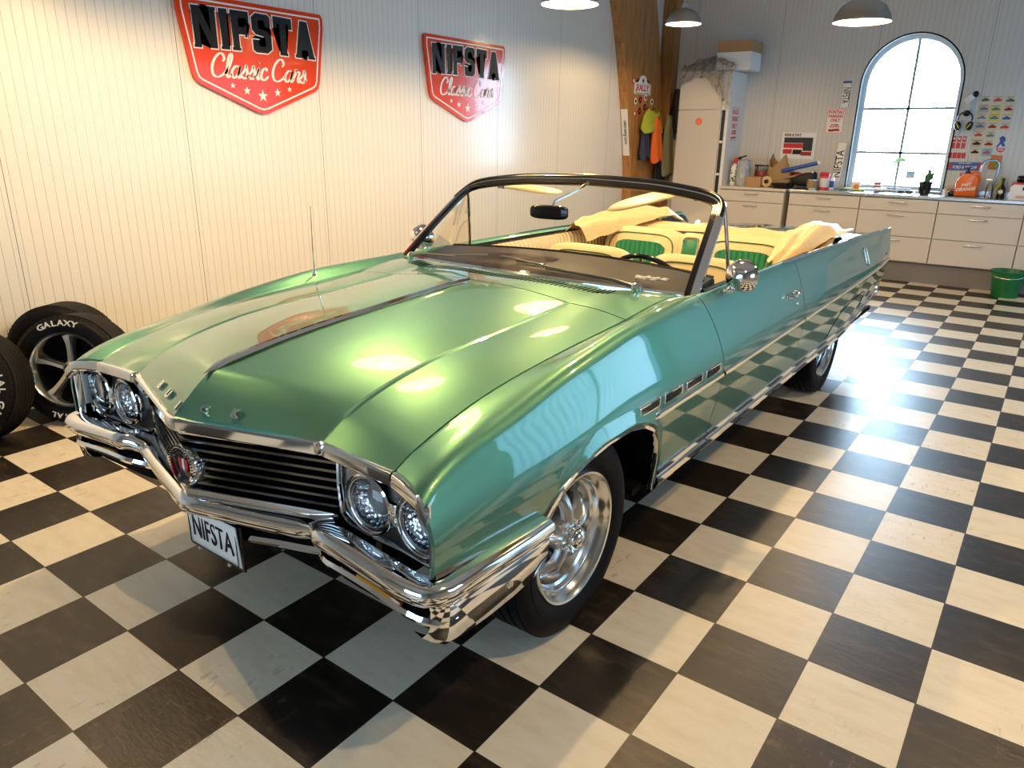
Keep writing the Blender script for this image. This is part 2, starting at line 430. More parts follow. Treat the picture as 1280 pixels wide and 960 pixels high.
# glulam arch leg + corner post (building structure)
fe = K((0, 8.64), (1.1, 8.60), (1.86, 8.45), (2.6, 8.24), (3.27, 7.98), (4.2, 7.4)); re_ = K((0, 9.52), (1.1, 9.50), (1.86, 9.44), (2.6, 9.28), (3.27, 9.08), (4.2, 8.6))
mb = MB(); rows = []
for k in range(25):
    z = 4.2 * k / 24; y0, y1 = fe(z), re_(z)
    rows.append([(WL, y0, z), (-2.02, y0, z), (-2.02, y1, z), (WL, y1, z)])
mb.grid(rows, closeu=True)
struct('column_1', mb, wood)
mb = MB(); mb.box((-2.05, 9.62, 2.1), (.2, .2, 4.2), .004)
struct('column_2', mb, wood)

# ================================================================== CAR BODY SURFACE
Cz = K((.25, .838), (.345, .930), (.375, .951), (.42, .958), (.6, .985), (.9, 1.012), (1.47, 1.042), (1.8, 1.035), (2.2, 1.0), (4.0, .96), (4.3, .965), (5.0, .955), (5.66, .93))
Hx = K((.25, .483), (.36, .488), (1.5, .488), (5.66, .47)); Hz = K((.25, .834), (.335, .884), (.36, .894), (.42, .914), (.55, .943), (.73, .968), (1.06, .988), (1.35, 1.003), (1.8, 1.025), (2.2, 1.0), (4.0, .96), (5.0, .945), (5.66, .915))
Sx = K((.2, .755), (1.5, .755), (1.8, .765), (2.0, .830), (4.0, .835), (4.5, .80), (5.66, .80)); Sz = K((.2, .80), (.25, .824), (.34, .862), (.67, .935), (1.0, .966), (1.45, .992), (1.8, 1.018), (2.2, 1.005), (3.1, .995), (4.2, .98), (5.0, .945), (5.66, .90))
Fx = K((.2, .872), (.6, .868), (1.45, .856), (1.9, .856), (3.1, .868), (4.5, .885), (5.66, .895)); Fz = K((.2, .806), (.25, .835), (.36, .872), (.6, .915), (.9, .968), (1.4, 1.018), (1.9, 1.025), (3.1, 1.03), (4.2, 1.02), (5.66, .985))
Gx = K((.2, .912), (1.0, .912), (2.0, .906), (4.0, .915), (5.66, .912)); Gz = K((.2, .765), (.6, .84), (1.2, .90), (2.0, .915), (4.0, .93), (5.66, .90))
Mx = K((.2, .930), (1.0, .950), (3.0, .950), (5.0, .948), (5.66, .925)); Mz = K((.2, .71), (1.0, .775), (2.0, .77), (4.0, .79), (5.66, .80))
Tx = K((.2, .932), (1.0, .956), (3.0, .955), (5.0, .952), (5.66, .925)); Tz = K((.2, .672), (1.3, .684), (2.0, .685), (3.5, .70), (5.66, .738))
Lx = K((.2, .922), (1.0, .935), (4.0, .935), (5.66, .905)); Lz = K((.2, .56), (4.0, .53), (5.66, .60))
Bx = K((.2, .88), (1.0, .895), (4.0, .895), (5.66, .86)); Bz = K((.2, .33), (4.5, .33), (5.0, .38), (5.66, .44))
ZB = K((.2, .612), (.66, .566), (.672, .566), (.70, .60), (.74, .640), (.80, .672), (.88, .695), (1.0, .710), (1.15, .708), (1.26, .685), (1.35, .640), (1.40, .590), (1.44, .525), (1.47, .445), (1.488, .345), (1.6, .345), (4.3, .35), (5.0, .40), (5.66, .455))
SUB = 8
CR = {0, 1, 2, 5}      # crease-ish indices: centre, hood crease, seam, trim line
def secpoly(y):
    P = [(0, Cz(y)), (Hx(y), Hz(y)), (Sx(y), Sz(y)), (Fx(y), Fz(y)), (Gx(y), Gz(y)), (Mx(y), Mz(y)), (Tx(y), Tz(y)), (Lx(y), Lz(y)), (Bx(y), Bz(y))]
    out = []
    CRx = {0, 1, 2, 6}
    def tan(i, s):
        a, b, c = P[max(i - 1, 0)], P[i], P[min(i + 1, 8)]
        if i in CRx or i == 8:
            q = (b, c) if s > 0 else (a, b)
            return (q[1][0] - q[0][0], q[1][1] - q[0][1])
        return ((c[0] - a[0]) * .5, (c[1] - a[1]) * .5)
    for i in range(8):
        p, q = P[i], P[i + 1]; m0, m1 = tan(i, 1), tan(i + 1, -1)
        ln = math.dist(p, q)
        def cl(v):
            l = math.hypot(*v) + 1e-9; k = min(1., 1.3 * ln / l) ; return (v[0] * k, v[1] * k)
        m0, m1 = cl(m0), cl(m1)
        # slight crown on the hood / deck spans
        for k in range(SUB):
            t = k / SUB
            h = (2 * t**3 - 3 * t**2 + 1, t**3 - 2 * t**2 + t, -2 * t**3 + 3 * t**2, t**3 - t**2)
            x = h[0] * p[0] + h[1] * m0[0] + h[2] * q[0] + h[3] * m1[0]
            z = h[0] * p[1] + h[1] * m0[1] + h[2] * q[1] + h[3] * m1[1]
            if i == 0: z += .010 * math.sin(PI * t)
            if i == 1: z += .006 * math.sin(PI * t)
            out.append((x, z))
    out.append(P[8]); return out
_c = {}
def sec(y):
    k = round(y, 5)
    if k not in _c: _c[k] = secpoly(y)
    return _c[k]
def vshift(x, v):
    """V-shaped nose: the centre of the hood stands forward"""
    ax = min(abs(x) / .483, 1.)
    return v - .150 * (1 - ax) * max(0., 1 - (v - .25) / .95)
def top_pt(u, v, sx=1):
    """u in 0..2 (centre..seam)"""
    s = sec(v); i = min(u * SUB, len(s) - 1.001); k = int(i); t = i - k
    x = s[k][0] * (1 - t) + s[k + 1][0] * t; z = s[k][1] * (1 - t) + s[k + 1][1] * t
    return Vector((CX + sx * x, vshift(x, v), z))
NS = 3 * SUB   # rows S->M
NL = 20
def side_rows(y, zb=None, extra=0.):
    s = sec(y); a = s[2 * SUB:5 * SUB + 1]
    b = s[5 * SUB:]
    zt = b[0][1]; zb = ZB(y) if zb is None else zb
    for k in range(1, NL + 1):
        z = zt + (zb - zt) * k / NL
        for p, q in zip(b[:-1], b[1:]):
            if p[1] >= z >= q[1]:
                t = (p[1] - z) / (p[1] - q[1] + 1e-9); a = a + [(p[0] + (q[0] - p[0]) * t, z)]; break
        else: a = a + [(b[-1][0], z)]
    if .70 < y < 1.56:
        w_ = min(1, (y - .70) / .16, (1.56 - y) / .07)
        a = [(x + .013 * w_ * max(0., 1 - abs((z - zb) - .012) / .055) ** 1.5 if z < .84 else x, z) for x, z in a]
    return a
NR = 3 * SUB + NL
def side_pt(r, y, sx=1, out=0.):
    a = side_rows(y); p = a[r]
    return Vector((CX + sx * (p[0] + out), y, p[1]))
def side_x(y, z):
    s = sec(y)[3 * SUB:]
    for p, q in zip(s[:-1], s[1:]):
        if p[1] >= z >= q[1]:
            t = (p[1] - z) / (p[1] - q[1] + 1e-9); return p[0] + (q[0] - p[0]) * t
    return s[-1][0]

car = empty('convertible_car', (CX, 2.85, 0), 'large teal metallic classic four-seat convertible with its roof folded down on the checkered floor', 'car')
car['label'] = 'teal metallic classic convertible with cream interior standing on the checkered floor'

def flanged(rows, inward):
    """adds an inward return along all four edges of a grid of points"""
    n = len(rows); m = len(rows[0])
    rows = [[Vector(p) for p in r] for r in rows]
    out = [[p + inward(p) for p in rows[0]]] + rows + [[p + inward(p) for p in rows[-1]]]
    return [[r[0] + inward(r[0])] + r + [r[-1] + inward(r[-1])] for r in out]
def lin(a, b, n): return [a + (b - a) * k / n for k in range(n + 1)]
GAP = .0028
# ---- hood (both halves one panel)
def ylist(y0, y1):
    ys = [y0]; y = y0
    while y < y1 - 1e-6:
        st = .012 if (.24 < y < .46) else (.02 if .64 < y < .72 or 1.2 < y < 1.5 else .04)
        y = min(y + st, y1); ys.append(y)
    return ys
hy_end = lambda x: 1.475 + .045 * (1 - (x / .755) ** 2) - .02
rows = []
for v in lin(0, 1, 90):
    v = v ** 1.35
    row = []
    UL = sorted(set([i / 16 for i in range(0, 33)] + [.97, .985, 1.015, 1.03]))
    for u in [-q for q in reversed(UL[1:])] + UL:
        s = 1 if u >= 0 else -1
        x = abs(u) / 2 * .755
        y = .25 + v * (hy_end(x) - .25)
        uu = abs(u) if abs(u) < 2 - 1e-6 else 2
        if uu >= 2: uu = 2 - .012
        p = top_pt(uu, y, s); e_ = abs(abs(u) - 1)
        if e_ < .029: p.z += .0045 * (1 - e_ / .03) * min(1., max(0., (y - .33) / .03))
        row.append(p)
    rows.append(row)
hood = mk('hood', MB().grid(flanged(rows, lambda p: Vector((0, 0, -.014)))), paint, car, ang=14)

def side_panel(name, sx, f0, f1, r0=0, r1=NR, mt=paint, parent=car, label=None, out=0., dense=None, ang=25):
    """f0,f1: row -> y boundary"""
    rows = []
    ny = dense or 60
    for k in range(ny + 1):
        row = []
        for r in range(r0, r1 + 1):
            t = (r - r0) / (r1 - r0); y = f0(t) + (f1(t) - f0(t)) * k / ny
            p = side_pt(r, y, sx, out)
            if r == 0: p.x += sx * .0035
            row.append(p)
        rows.append(row)
    return mk(name, MB().grid(flanged(rows, lambda p: Vector((-sx * .012, 0, -.006)))), mt, parent, ang=ang, label=label)
dfront = lambda t: 1.80 + .20 * math.sin(PI * min(1, t * 1.15) * .62)
drear = lambda t: 3.10 + .14 * t
fd = {}
for sx in (1, -1):
    rg = 'right' if sx > 0 else 'left'
    f = side_panel('front_fender', sx, lambda t: .262 - .057 * min(1, t / .22), lambda t: dfront(t) - GAP, dense=240)
    d = side_panel('door', sx, lambda t: dfront(t) + GAP, lambda t: drear(t) - GAP)
    q = side_panel('rear_quarter_panel', sx, lambda t: drear(t) + GAP, lambda t: 5.64, dense=70)
    fd[sx] = (f, d, q)
# ---- trunk lid
rows = []
for v in lin(4.12, 5.62, 24):
    rows.append([top_pt(min(abs(i) / 8, 2 - .012), v, 1 if i >= 0 else -1) for i in range(-16, 17)])
mk('trunk_lid', MB().grid(flanged(rows, lambda p: Vector((0, 0, -.02)))), paint, car, ang=25)
# ---- cowl panel between hood and windshield
wsb = lambda x: 1.745 + .15 * min(1, (abs(x) / .80)) ** 2.2
rows = []
for k in range(9):
    row = []
    for i in range(-20, 21):
        u = abs(i) / 10; x = u / 2 * .755
        y0 = hy_end(x) + .006; y1 = wsb(x) + .05
        row.append(top_pt(min(u, 1.985), y0 + (y1 - y0) * k / 8, 1 if i >= 0 else -1))
    rows.append(row)
cowl = mk('cowl_panel', MB().grid(flanged(rows, lambda p: Vector((0, 0, -.014)))), paint, car, ang=25)
# cowl vent louvres
mb = MB(); mbk = MB()
for k in range(56):
    x = -.60 + 1.14 * k / 55
    y0 = wsb(x) - .115; y1 = wsb(x) - .045
    a = top_pt(min(abs(x) / .4775 if abs(x) < .465 else 1 + (abs(x) - .465) / .29, 2), y0, 1 if x >= 0 else -1); b = top_pt(min(abs(x) / .4775 if abs(x) < .465 else 1 + (abs(x) - .465) / .29, 2), y1, 1 if x >= 0 else -1)
    mbk.add([(CX + x - .0036, y0, a.z + .0015), (CX + x + .0036, y0, a.z + .0015), (CX + x + .0036 + .004, y1, b.z + .0015), (CX + x - .0036 + .004, y1, b.z + .0015),
             (CX + x - .0036, y0, a.z - .01), (CX + x + .0036, y0, a.z - .01), (CX + x + .0036 + .004, y1, b.z - .01), (CX + x - .0036 + .004, y1, b.z - .01)],
            [(0, 1, 2, 3), (4, 7, 6, 5), (0, 4, 5, 1), (1, 5, 6, 2), (2, 6, 7, 3), (3, 7, 4, 0)])
mk('cowl_vent_slots', mbk, dark, cowl, ang=0)
# ---- inner body: closes all panel gaps (dark)
mb = MB()
for sx in (1, -1):
    rows = []
    for y in lin(.24, 5.62, 130):
        a = side_rows(y)
        rows.append([(CX + sx * (p[0] - .024), y, p[1] - .018 - (.0 if r < NR else -.02)) for r, p in enumerate(a)])
    mb.grid(rows)
rows = []
for v in lin(.30, 1.80, 40):
    rows.append([top_pt(min(abs(i) / 8, 2), v, 1 if i >= 0 else -1) + Vector((0, .03 if v < .4 else 0, -.032)) for i in range(-16, 17)])
mb.grid(rows)
rows = [[top_pt(min(abs(i) / 8, 2), v, 1 if i >= 0 else -1) + Vector((0, 0, -.032)) for i in range(-16, 17)] for v in lin(4.1, 5.6, 10)]
mb.grid(rows)
# firewall, wheel houses, floor pan, rear bulkhead
mb.box((CX, 1.62, .66), (1.66, .03, .66)); mb.box((CX, 4.12, .68), (1.62, .03, .54)); mb.box((CX, 3.5, .335), (1.72, 4.2, .03))
mb.box((CX, .40, .62), (1.0, .02, .40)); mb.box((CX, 1.15, .40), (.9, .8, .03)); mb.box((CX + .60, .95, .62), (.02, 1.2, .5)); mb.box((CX - .60, .95, .62), (.02, 1.2, .5))
inner = mk('inner_body_shell', mb, dark, car, ang=30, normals=False)
# wheel arch liners
for sx in (1, -1):
    mb = MB(); rows = []
    for k in range(25):
        a = PI * k / 24
        rows.append([(CX + sx * w, 1.075 - .42 * math.cos(a), max(.36, .36 + .35 * math.sin(a))) for w in (.60, .75, .90)])
    mb.grid(rows); mk('wheel_arch_liner', mb, dark, car, ang=30, normals=False)
# tail panel + rear bumper
mb = MB(); a = side_rows(5.63); poly = [(p[0], p[1]) for p in a]
poly = poly + [(-p[0], p[1]) for p in reversed(poly)]
mb.prism([(x * .995, z) for x, z in poly], lambda u, v, d: (CX + u, d, v), 5.60, 5.635); mk('tail_panel', mb, paint, car, ang=20)
mb = MB(); rows = []
pth = [(CX + x, y, .50) for x, y in ((-.88, 5.58), (-.86, 5.64), (-.6, 5.69), (0, 5.71), (.6, 5.69), (.86, 5.64), (.88, 5.58))]
mb.sweep(pth, [(-.02, -.06), (.02, -.05), (.03, 0), (.02, .06), (-.02, .07)]); mk('rear_bumper', mb, chrome, car)
for sx in (1, -1):
    mb = MB(); mb.box((CX + sx * .62, 5.645, .80), (.42, .03, .12), .01); mk('tail_lamp', mb, redm, car, label='red tail lamp')

# ================================================================== CHROME + NOSE
def ypl(x, base=0.):                 # plan line of the nose (front lip)
    ax = abs(x)
    return .10 + .150 * min(ax / .483, 1) + (-.045 * (ax - .755) / .16 if ax > .755 else 0) + base
def zlip(x):
    ax = abs(x)
    return interp(ax, [0, .483, .755, .87, .92], [.836, .834, .824, .812, .775])
# lip moulding: hood part and the two fender parts
def lip(x0, x1, n, parent, name):
    pth = [(CX + x, ypl(x) - .002, zlip(x)) for x in lin(x0, x1, n)]
    prof = [(-.004, .004), (.010, .003), (.014, -.004), (.014, -.030), (.008, -.036), (-.02, -.036), (-.02, -.002)]
    return mk(name, MB().sweep(pth, [(a, b) for a, b in prof], side=lambda i, p, t: (Vector((0, -1, 0)) + Vector((.35 * (1 if p.x > CX else -1), 0, 0)), Vector((0, 0, 1)))), chrome, parent, ang=30)
lip(-.752, .752, 80, hood, 'hood_lip_moulding')
for sx in (1, -1): lip(sx * .758, sx * .915, 12, fd[sx][0], 'lip_moulding')
for sx in (1, -1):   # raised knuckle where the hood lip breaks
    mk('lip_peak', MB().box((CX + sx * .488, .237, .826), (.02, .03, .034), .006, rot=RZ(-sx * .25)), chrome, hood)
# centre spear
pth = [top_pt(0.0, v) + Vector((0, 0, .003 + (.010 if v > .42 else .004))) for v in lin(.385, 1.46, 30)]
w = [.006 + .012 * (1 - i / 30) for i in range(31)]
mb = MB(); rows = []
for p, ww in zip(pth, w): rows.append([p + Vector((-ww, 0, -.006)), p + Vector((-ww * .35, 0, .004)), p + Vector((ww * .35, 0, .004)), p + Vector((ww, 0, -.006))])
mb.grid(rows); tip = pth[0]; mb.add([rows[0][0], rows[0][1], rows[0][2], rows[0][3], tip + Vector((0, -.05, -.018))], [(0, 1, 4), (1, 2, 4), (2, 3, 4)])
mk('hood_spear', mb, chrome, hood, ang=30)
# hood letters
for ch, x, v in (('B', -.208, .272), ('U', -.112, .272), ('I', -.006, .272), ('C', .088, .272), ('K', .192, .272)):
    s = 1 if x >= 0 else -1; u = abs(x) / .478
    p = top_pt(u, v, s); px = top_pt(u + .03, v, s) - p
    if s < 0: px = -px
    pv = top_pt(u, v + .02, s) - p
    ex = px.normalized(); ey = (pv - ex * pv.dot(ex)).normalized(); ez = ex.cross(ey)
    mk('hood_letter', text_mb(ch, .038, lambda a, b, d: p + ex * a + ey * b + ez * (d + .002), .007, .0016, 1.15), chrome, hood, ang=30)

# grille
def gy(x): return .128 + .175 * min(abs(x) / .50, 1.)
mbg = MB()
NB = 8
for k in range(NB):
    z = .600 + .190 * k / (NB - 1)
    ext = .50 if k > 0 else .47
    pth = [(CX + x, gy(x), z) for x in (lin(-ext, 0, 10) + lin(0, ext, 10)[1:])]
    mbg.sweep(pth, [(.014, -.005), (.016, .004), (.010, .0065), (-.02, .006), (-.02, -.004)], side=lambda i, p, t: (Vector((.0, -1, 0)), Vector((0, 0, 1))))
for sx in (1, -1):
    for j, x in enumerate((.13, .255, .38)):
        for k in range(NB - 1):
            z = .600 + .190 * (k + .5) / (NB - 1)
            mbg.box((CX + sx * x, gy(x) + .012, z), (.004, .018, .026))
grille = mk('grille', mbg, gunmetal, car, ang=30)
mb = MB(); rows = [[(CX + x, gy(x) + .045, z) for x in lin(-.52, 0, 6) + lin(0, .52, 6)[1:]] for z in (.53, .81)]
mb.grid(rows); mk('grille_backing', mb, dark, grille, ang=0, normals=False)
mb = MB()
for z, hgt in ((.793, .010), (.588, .014)):
    pth = [(CX + x, gy(x) - .006, z) for x in (lin(-.50, 0, 10) + lin(0, .50, 10)[1:])]
    mb.sweep(pth, [(.012, -hgt), (.016, 0), (.012, hgt), (-.02, hgt), (-.02, -hgt)], side=lambda i, p, t: (Vector((0, -1, 0)), Vector((0, 0, 1))))
mk('grille_surround', mb, chrome, grille, ang=30)
# round centre emblem
ec = Vector((CX + .0, .128, .680)); ax_ = Vector((0, -1, .05)).normalized()
em = mk('grille_emblem', MB().lathe([(.030, -.05), (.066, -.05), (.068, .012), (.064, .026), (.056, .028), (.054, .012), (.0005, .010)], ec, ax_, 36), chrome, grille)
mk('emblem_face', MB().lathe([(.0535, .0125), (.0005, .0125)], ec, ax_, 36), blackg, em, ang=0)
for i, (dx, mt_) in enumerate(((-.015, redm), (0, whiteprint), (.015, redm))):
    q = ec + ax_ * .013 + Vector((dx, 0, 0))
    mb = MB(); mb.prism([(-.009, .020), (.009, .020), (.009, -.005), (0, -.022), (-.009, -.005)], lambda u, v, d, q=q: (q.x + u, q.y - d, q.z + v), 0, .005)
    mk('emblem_shield', mb, mt_, em, ang=0)
mb = MB()
for k in range(40):
    a = 2 * PI * k / 40; mb.box(ec + ax_ * .02 + Vector((.0615 * math.cos(a), 0, .0615 * math.sin(a))), (.0035, .016, .0035))
mk('emblem_fluting', mb, blackg, em, ang=0)

# headlamp housings and lamps
for sx in (1, -1):
    # dark bezel plate
    mb = MB(); poly = [(.49, .80), (.88, .795), (.915, .765), (.918, .64), (.91, .575), (.74, .560), (.60, .555), (.52, .555), (.49, .57)]
    mb.prism([(sx * x, z) for x, z in poly], lambda u, v, d: (CX + u, d + .02 * max(0, (.62 - abs(u))) , v), .30, .33)
    hb = mk('headlamp_housing', mb, mat('housing_metal', (.42, .43, .44), .3, 1.) if 'housing_metal' not in MATS else MATS['housing_metal'], car, ang=30, label='dark metal twin headlamp housing')
    for hx in (.64, .832):
        c = Vector((CX + sx * hx, .268, .692))
        bz = mk('headlamp_bezel', MB().lathe([(.089, .034), (.091, .006), (.088, -.008), (.083, -.012), (.080, -.008), (.078, .014)], c, (0, 1, 0), 40), chrome, hb)
        mk('headlamp_ring', MB().lathe([(.0785, .005), (.0775, -.004), (.074, -.004), (.073, .006)], c, (0, 1, 0), 40), alu, hb)
        mk('headlamp_reflector', MB().lathe([(.074, .004), (.062, .022), (.045, .034), (.02, .042), (.0005, .044)], c, (0, 1, 0), 36), headrefl, hb)
        mk('headlamp_lens', MB().lathe([(.074, .002), (.064, -.008), (.045, -.016), (.022, -.021), (.0005, -.0225)], c, (0, 1, 0), 36), lensg, hb)
    fr8 = [(.497, .80), (.492, .70), (.50, .612), (.54, .585), (.62, .575), (.74, .576), (.86, .583), (.90, .60)]
    mk('housing_frame', MB().tube([(CX + sx * x, .292 - .02 * (x > .85), z) for x, z in fr8], .009, 8), chrome, hb)
    # figure-eight bridge
    mk('bezel_bridge', MB().box((CX + sx * .736, .272, .692), (.03, .03, .07), .008), chrome, hb)
    # chrome end cap with vertical parking lamp lens
    mb = MB(); rows = []
    for z in lin(.598, .800, 8):
        e = .012 * (1 - ((z - .70) / .11) ** 2)
        rows.append([(CX + sx * x, y, z) for x, y in ((.86, .285), (.893, .272), (.897, .230), (.902, .216), (.908, .210), (.914, .214))])
    mb.grid(rows); ec2 = mk('fender_end_cap', mb, chrome, fd[sx][0], ang=40)
    mb = MB(); mb.box((CX + sx * .893, .243, .70), (.006, .024, .13), .003); mk('cornering_lens', mb, whiteprint, ec2, label='ribbed clear cornering lens')

# ---- front bumper
def by(x):          # plan
    ax = abs(x)
    if ax < .46: return .100 + .120 * ax / .46
    if ax < .53: return .220 - .045 * (ax - .46) / .07
    return interp(ax, [.53, .70, .86, .93, .965], [.175, .168, .16, .175, .24])
def bump_path(zc, off=0.):
    xs = lin(0, .46, 8) + lin(.46, .53, 4)[1:] + lin(.53, .90, 8)[1:] + [.925, .945]
    R_ = [(x, by(x) + off, zc(x)) for x in xs] + [(.958, .23 + off, zc(.96)), (.963, .30, zc(.96)), (.966, .42, zc(1.)), (.966, .56, zc(1.02)), (.962, .665, zc(1.03))]
    return [(CX - x, y, z) for x, y, z in reversed(R_)] + [(CX + x, y, z) for x, y, z in R_[1:]]
zc1 = lambda x: interp(x, [0, .44, .50, .56, .75, .9, 1., 1.03], [.556, .566, .596, .596, .585, .578, .572, .560])
def outn(i, p, t):
    n = Vector((t.y, -t.x, 0)).normalized(); return (n, Vector((0, 0, 1)))
mb = MB()
mb.sweep(bump_path(zc1), [(-.05, .022), (-.008, .024), (.008, .018), (.016, .006), (.017, -.012), (.010, -.028), (-.004, -.036), (-.03, -.036), (-.05, -.02)], side=outn)
bumper = mk('front_bumper', mb, chrome, car, ang=50)
# lower blade under the bar (front) and deep wrap-round ends
zc2 = lambda x: interp(x, [0, .15, .30, .46, .53, .9, 1.], [.465, .468, .480, .492, .515, .495, .47])
for sx in (1, -1):
    xs = lin(.20, .90, 16)
    pth = [(CX + sx * x, by(x) + .03 - (.01 if x > .5 else 0), zc2(x)) for x in xs] + [(CX + sx * .93, .205, zc2(.95)), (CX + sx * .945, .26, zc2(.96))]
    mk('lower_bumper_blade', MB().sweep(pth, [(-.03, .010), (.010, .012), (.016, 0), (.008, -.014), (-.03, -.014)], side=lambda i, p, t, sx=sx: (Vector((t.y, -t.x, 0)).normalized() * sx, Vector((0, 0, 1)))), chrome, bumper, ang=50)
    mk('parking_lamp', MB().box((CX + sx * .735, by(.74) + .040, .540), (.17, .02, .022), .008, rot=RZ(0)), amber, bumper, label='amber parking lamp lens')
    # wrap-round side wing: upper roll continued by a flat lower face
    rows = []
    for y in [.19, .205, .24, .30, .40, .50, .60, .665]:
        lowz = interp(y, [.19, .24, .40, .60, .665], [.43, .395, .385, .395, .415])
        xo = interp(y, [.19, .22, .30, .6, .665], [.925, .955, .963, .966, .960])
        rows.append([(CX + sx * (xo - .006), y, .545), (CX + sx * (xo + .002), y, .520), (CX + sx * (xo - .002), y, .47), (CX + sx * (xo - .012), y, lowz + .02), (CX + sx * (xo - .03), y, lowz), (CX + sx * (xo - .06), y, lowz + .01)])
    mk('bumper_wing', MB().grid(rows), chrome, bumper, ang=50)
    mk('wing_bolt', MB().lathe([(.011, 0), (.011, .004), (.004, .006), (.0005, .006)], (CX + sx * .962, .47, .465), (sx, 0, 0), 16), alu, bumper)
# dark valance behind
mb = MB(); rows = []
for z, o in ((.56, .05), (.42, .08), (.36, .16)): rows.append([(CX + x, by(x) + o, z) for x in lin(-.90, .90, 24)])
mb.grid(rows); mk('front_valance', mb, dark, bumper, ang=30, normals=False)
for x_ in (-.27, .27): mk('bumper_bracket', MB().box((CX + x_, .33, .46), (.05, .26, .03)), blackg, bumper, ang=0)
# number plate
pc = Vector((CX + .055, .145, .445)); 
PW, PH = .27, .145
pl = mk('number_plate', MB().box(pc, (PW, .006, PH), .006, rot=RX(.06)), whiteprint, car, ang=30)
fnp = lambda u, v, d: (pc.x + u, pc.y - .0035 - d, pc.z + v)
mk('plate_lettering', text_mb('NIFSTA', .110, fnp, .002, .0006, .62), blackprint, pl, ang=0)
mb = MB()
for (cu, cv, su, sv) in ((0, PH / 2 - .006, PW - .012, .003), (0, -PH / 2 + .006, PW - .012, .003), (PW / 2 - .007, 0, .003, PH - .012), (-PW / 2 + .007, 0, .003, PH - .012)): mb.box(fnp(cu, cv, .001), (su, .002, sv))
mk('plate_border', mb, blackprint, pl, ang=0)
mk('plate_holder', MB().box(pc + Vector((0, .008, -.006)), (PW + .02, .008, PH + .012), .004), blackg, pl)
for dx in (-.08, .08): mk('plate_bolt', MB().lathe([(.007, 0), (.006, .006), (.0005, .007)], (pc.x + dx, pc.y - .003, pc.z - PH / 2 - .002), (0, -1, 0), 12), alu, pl)

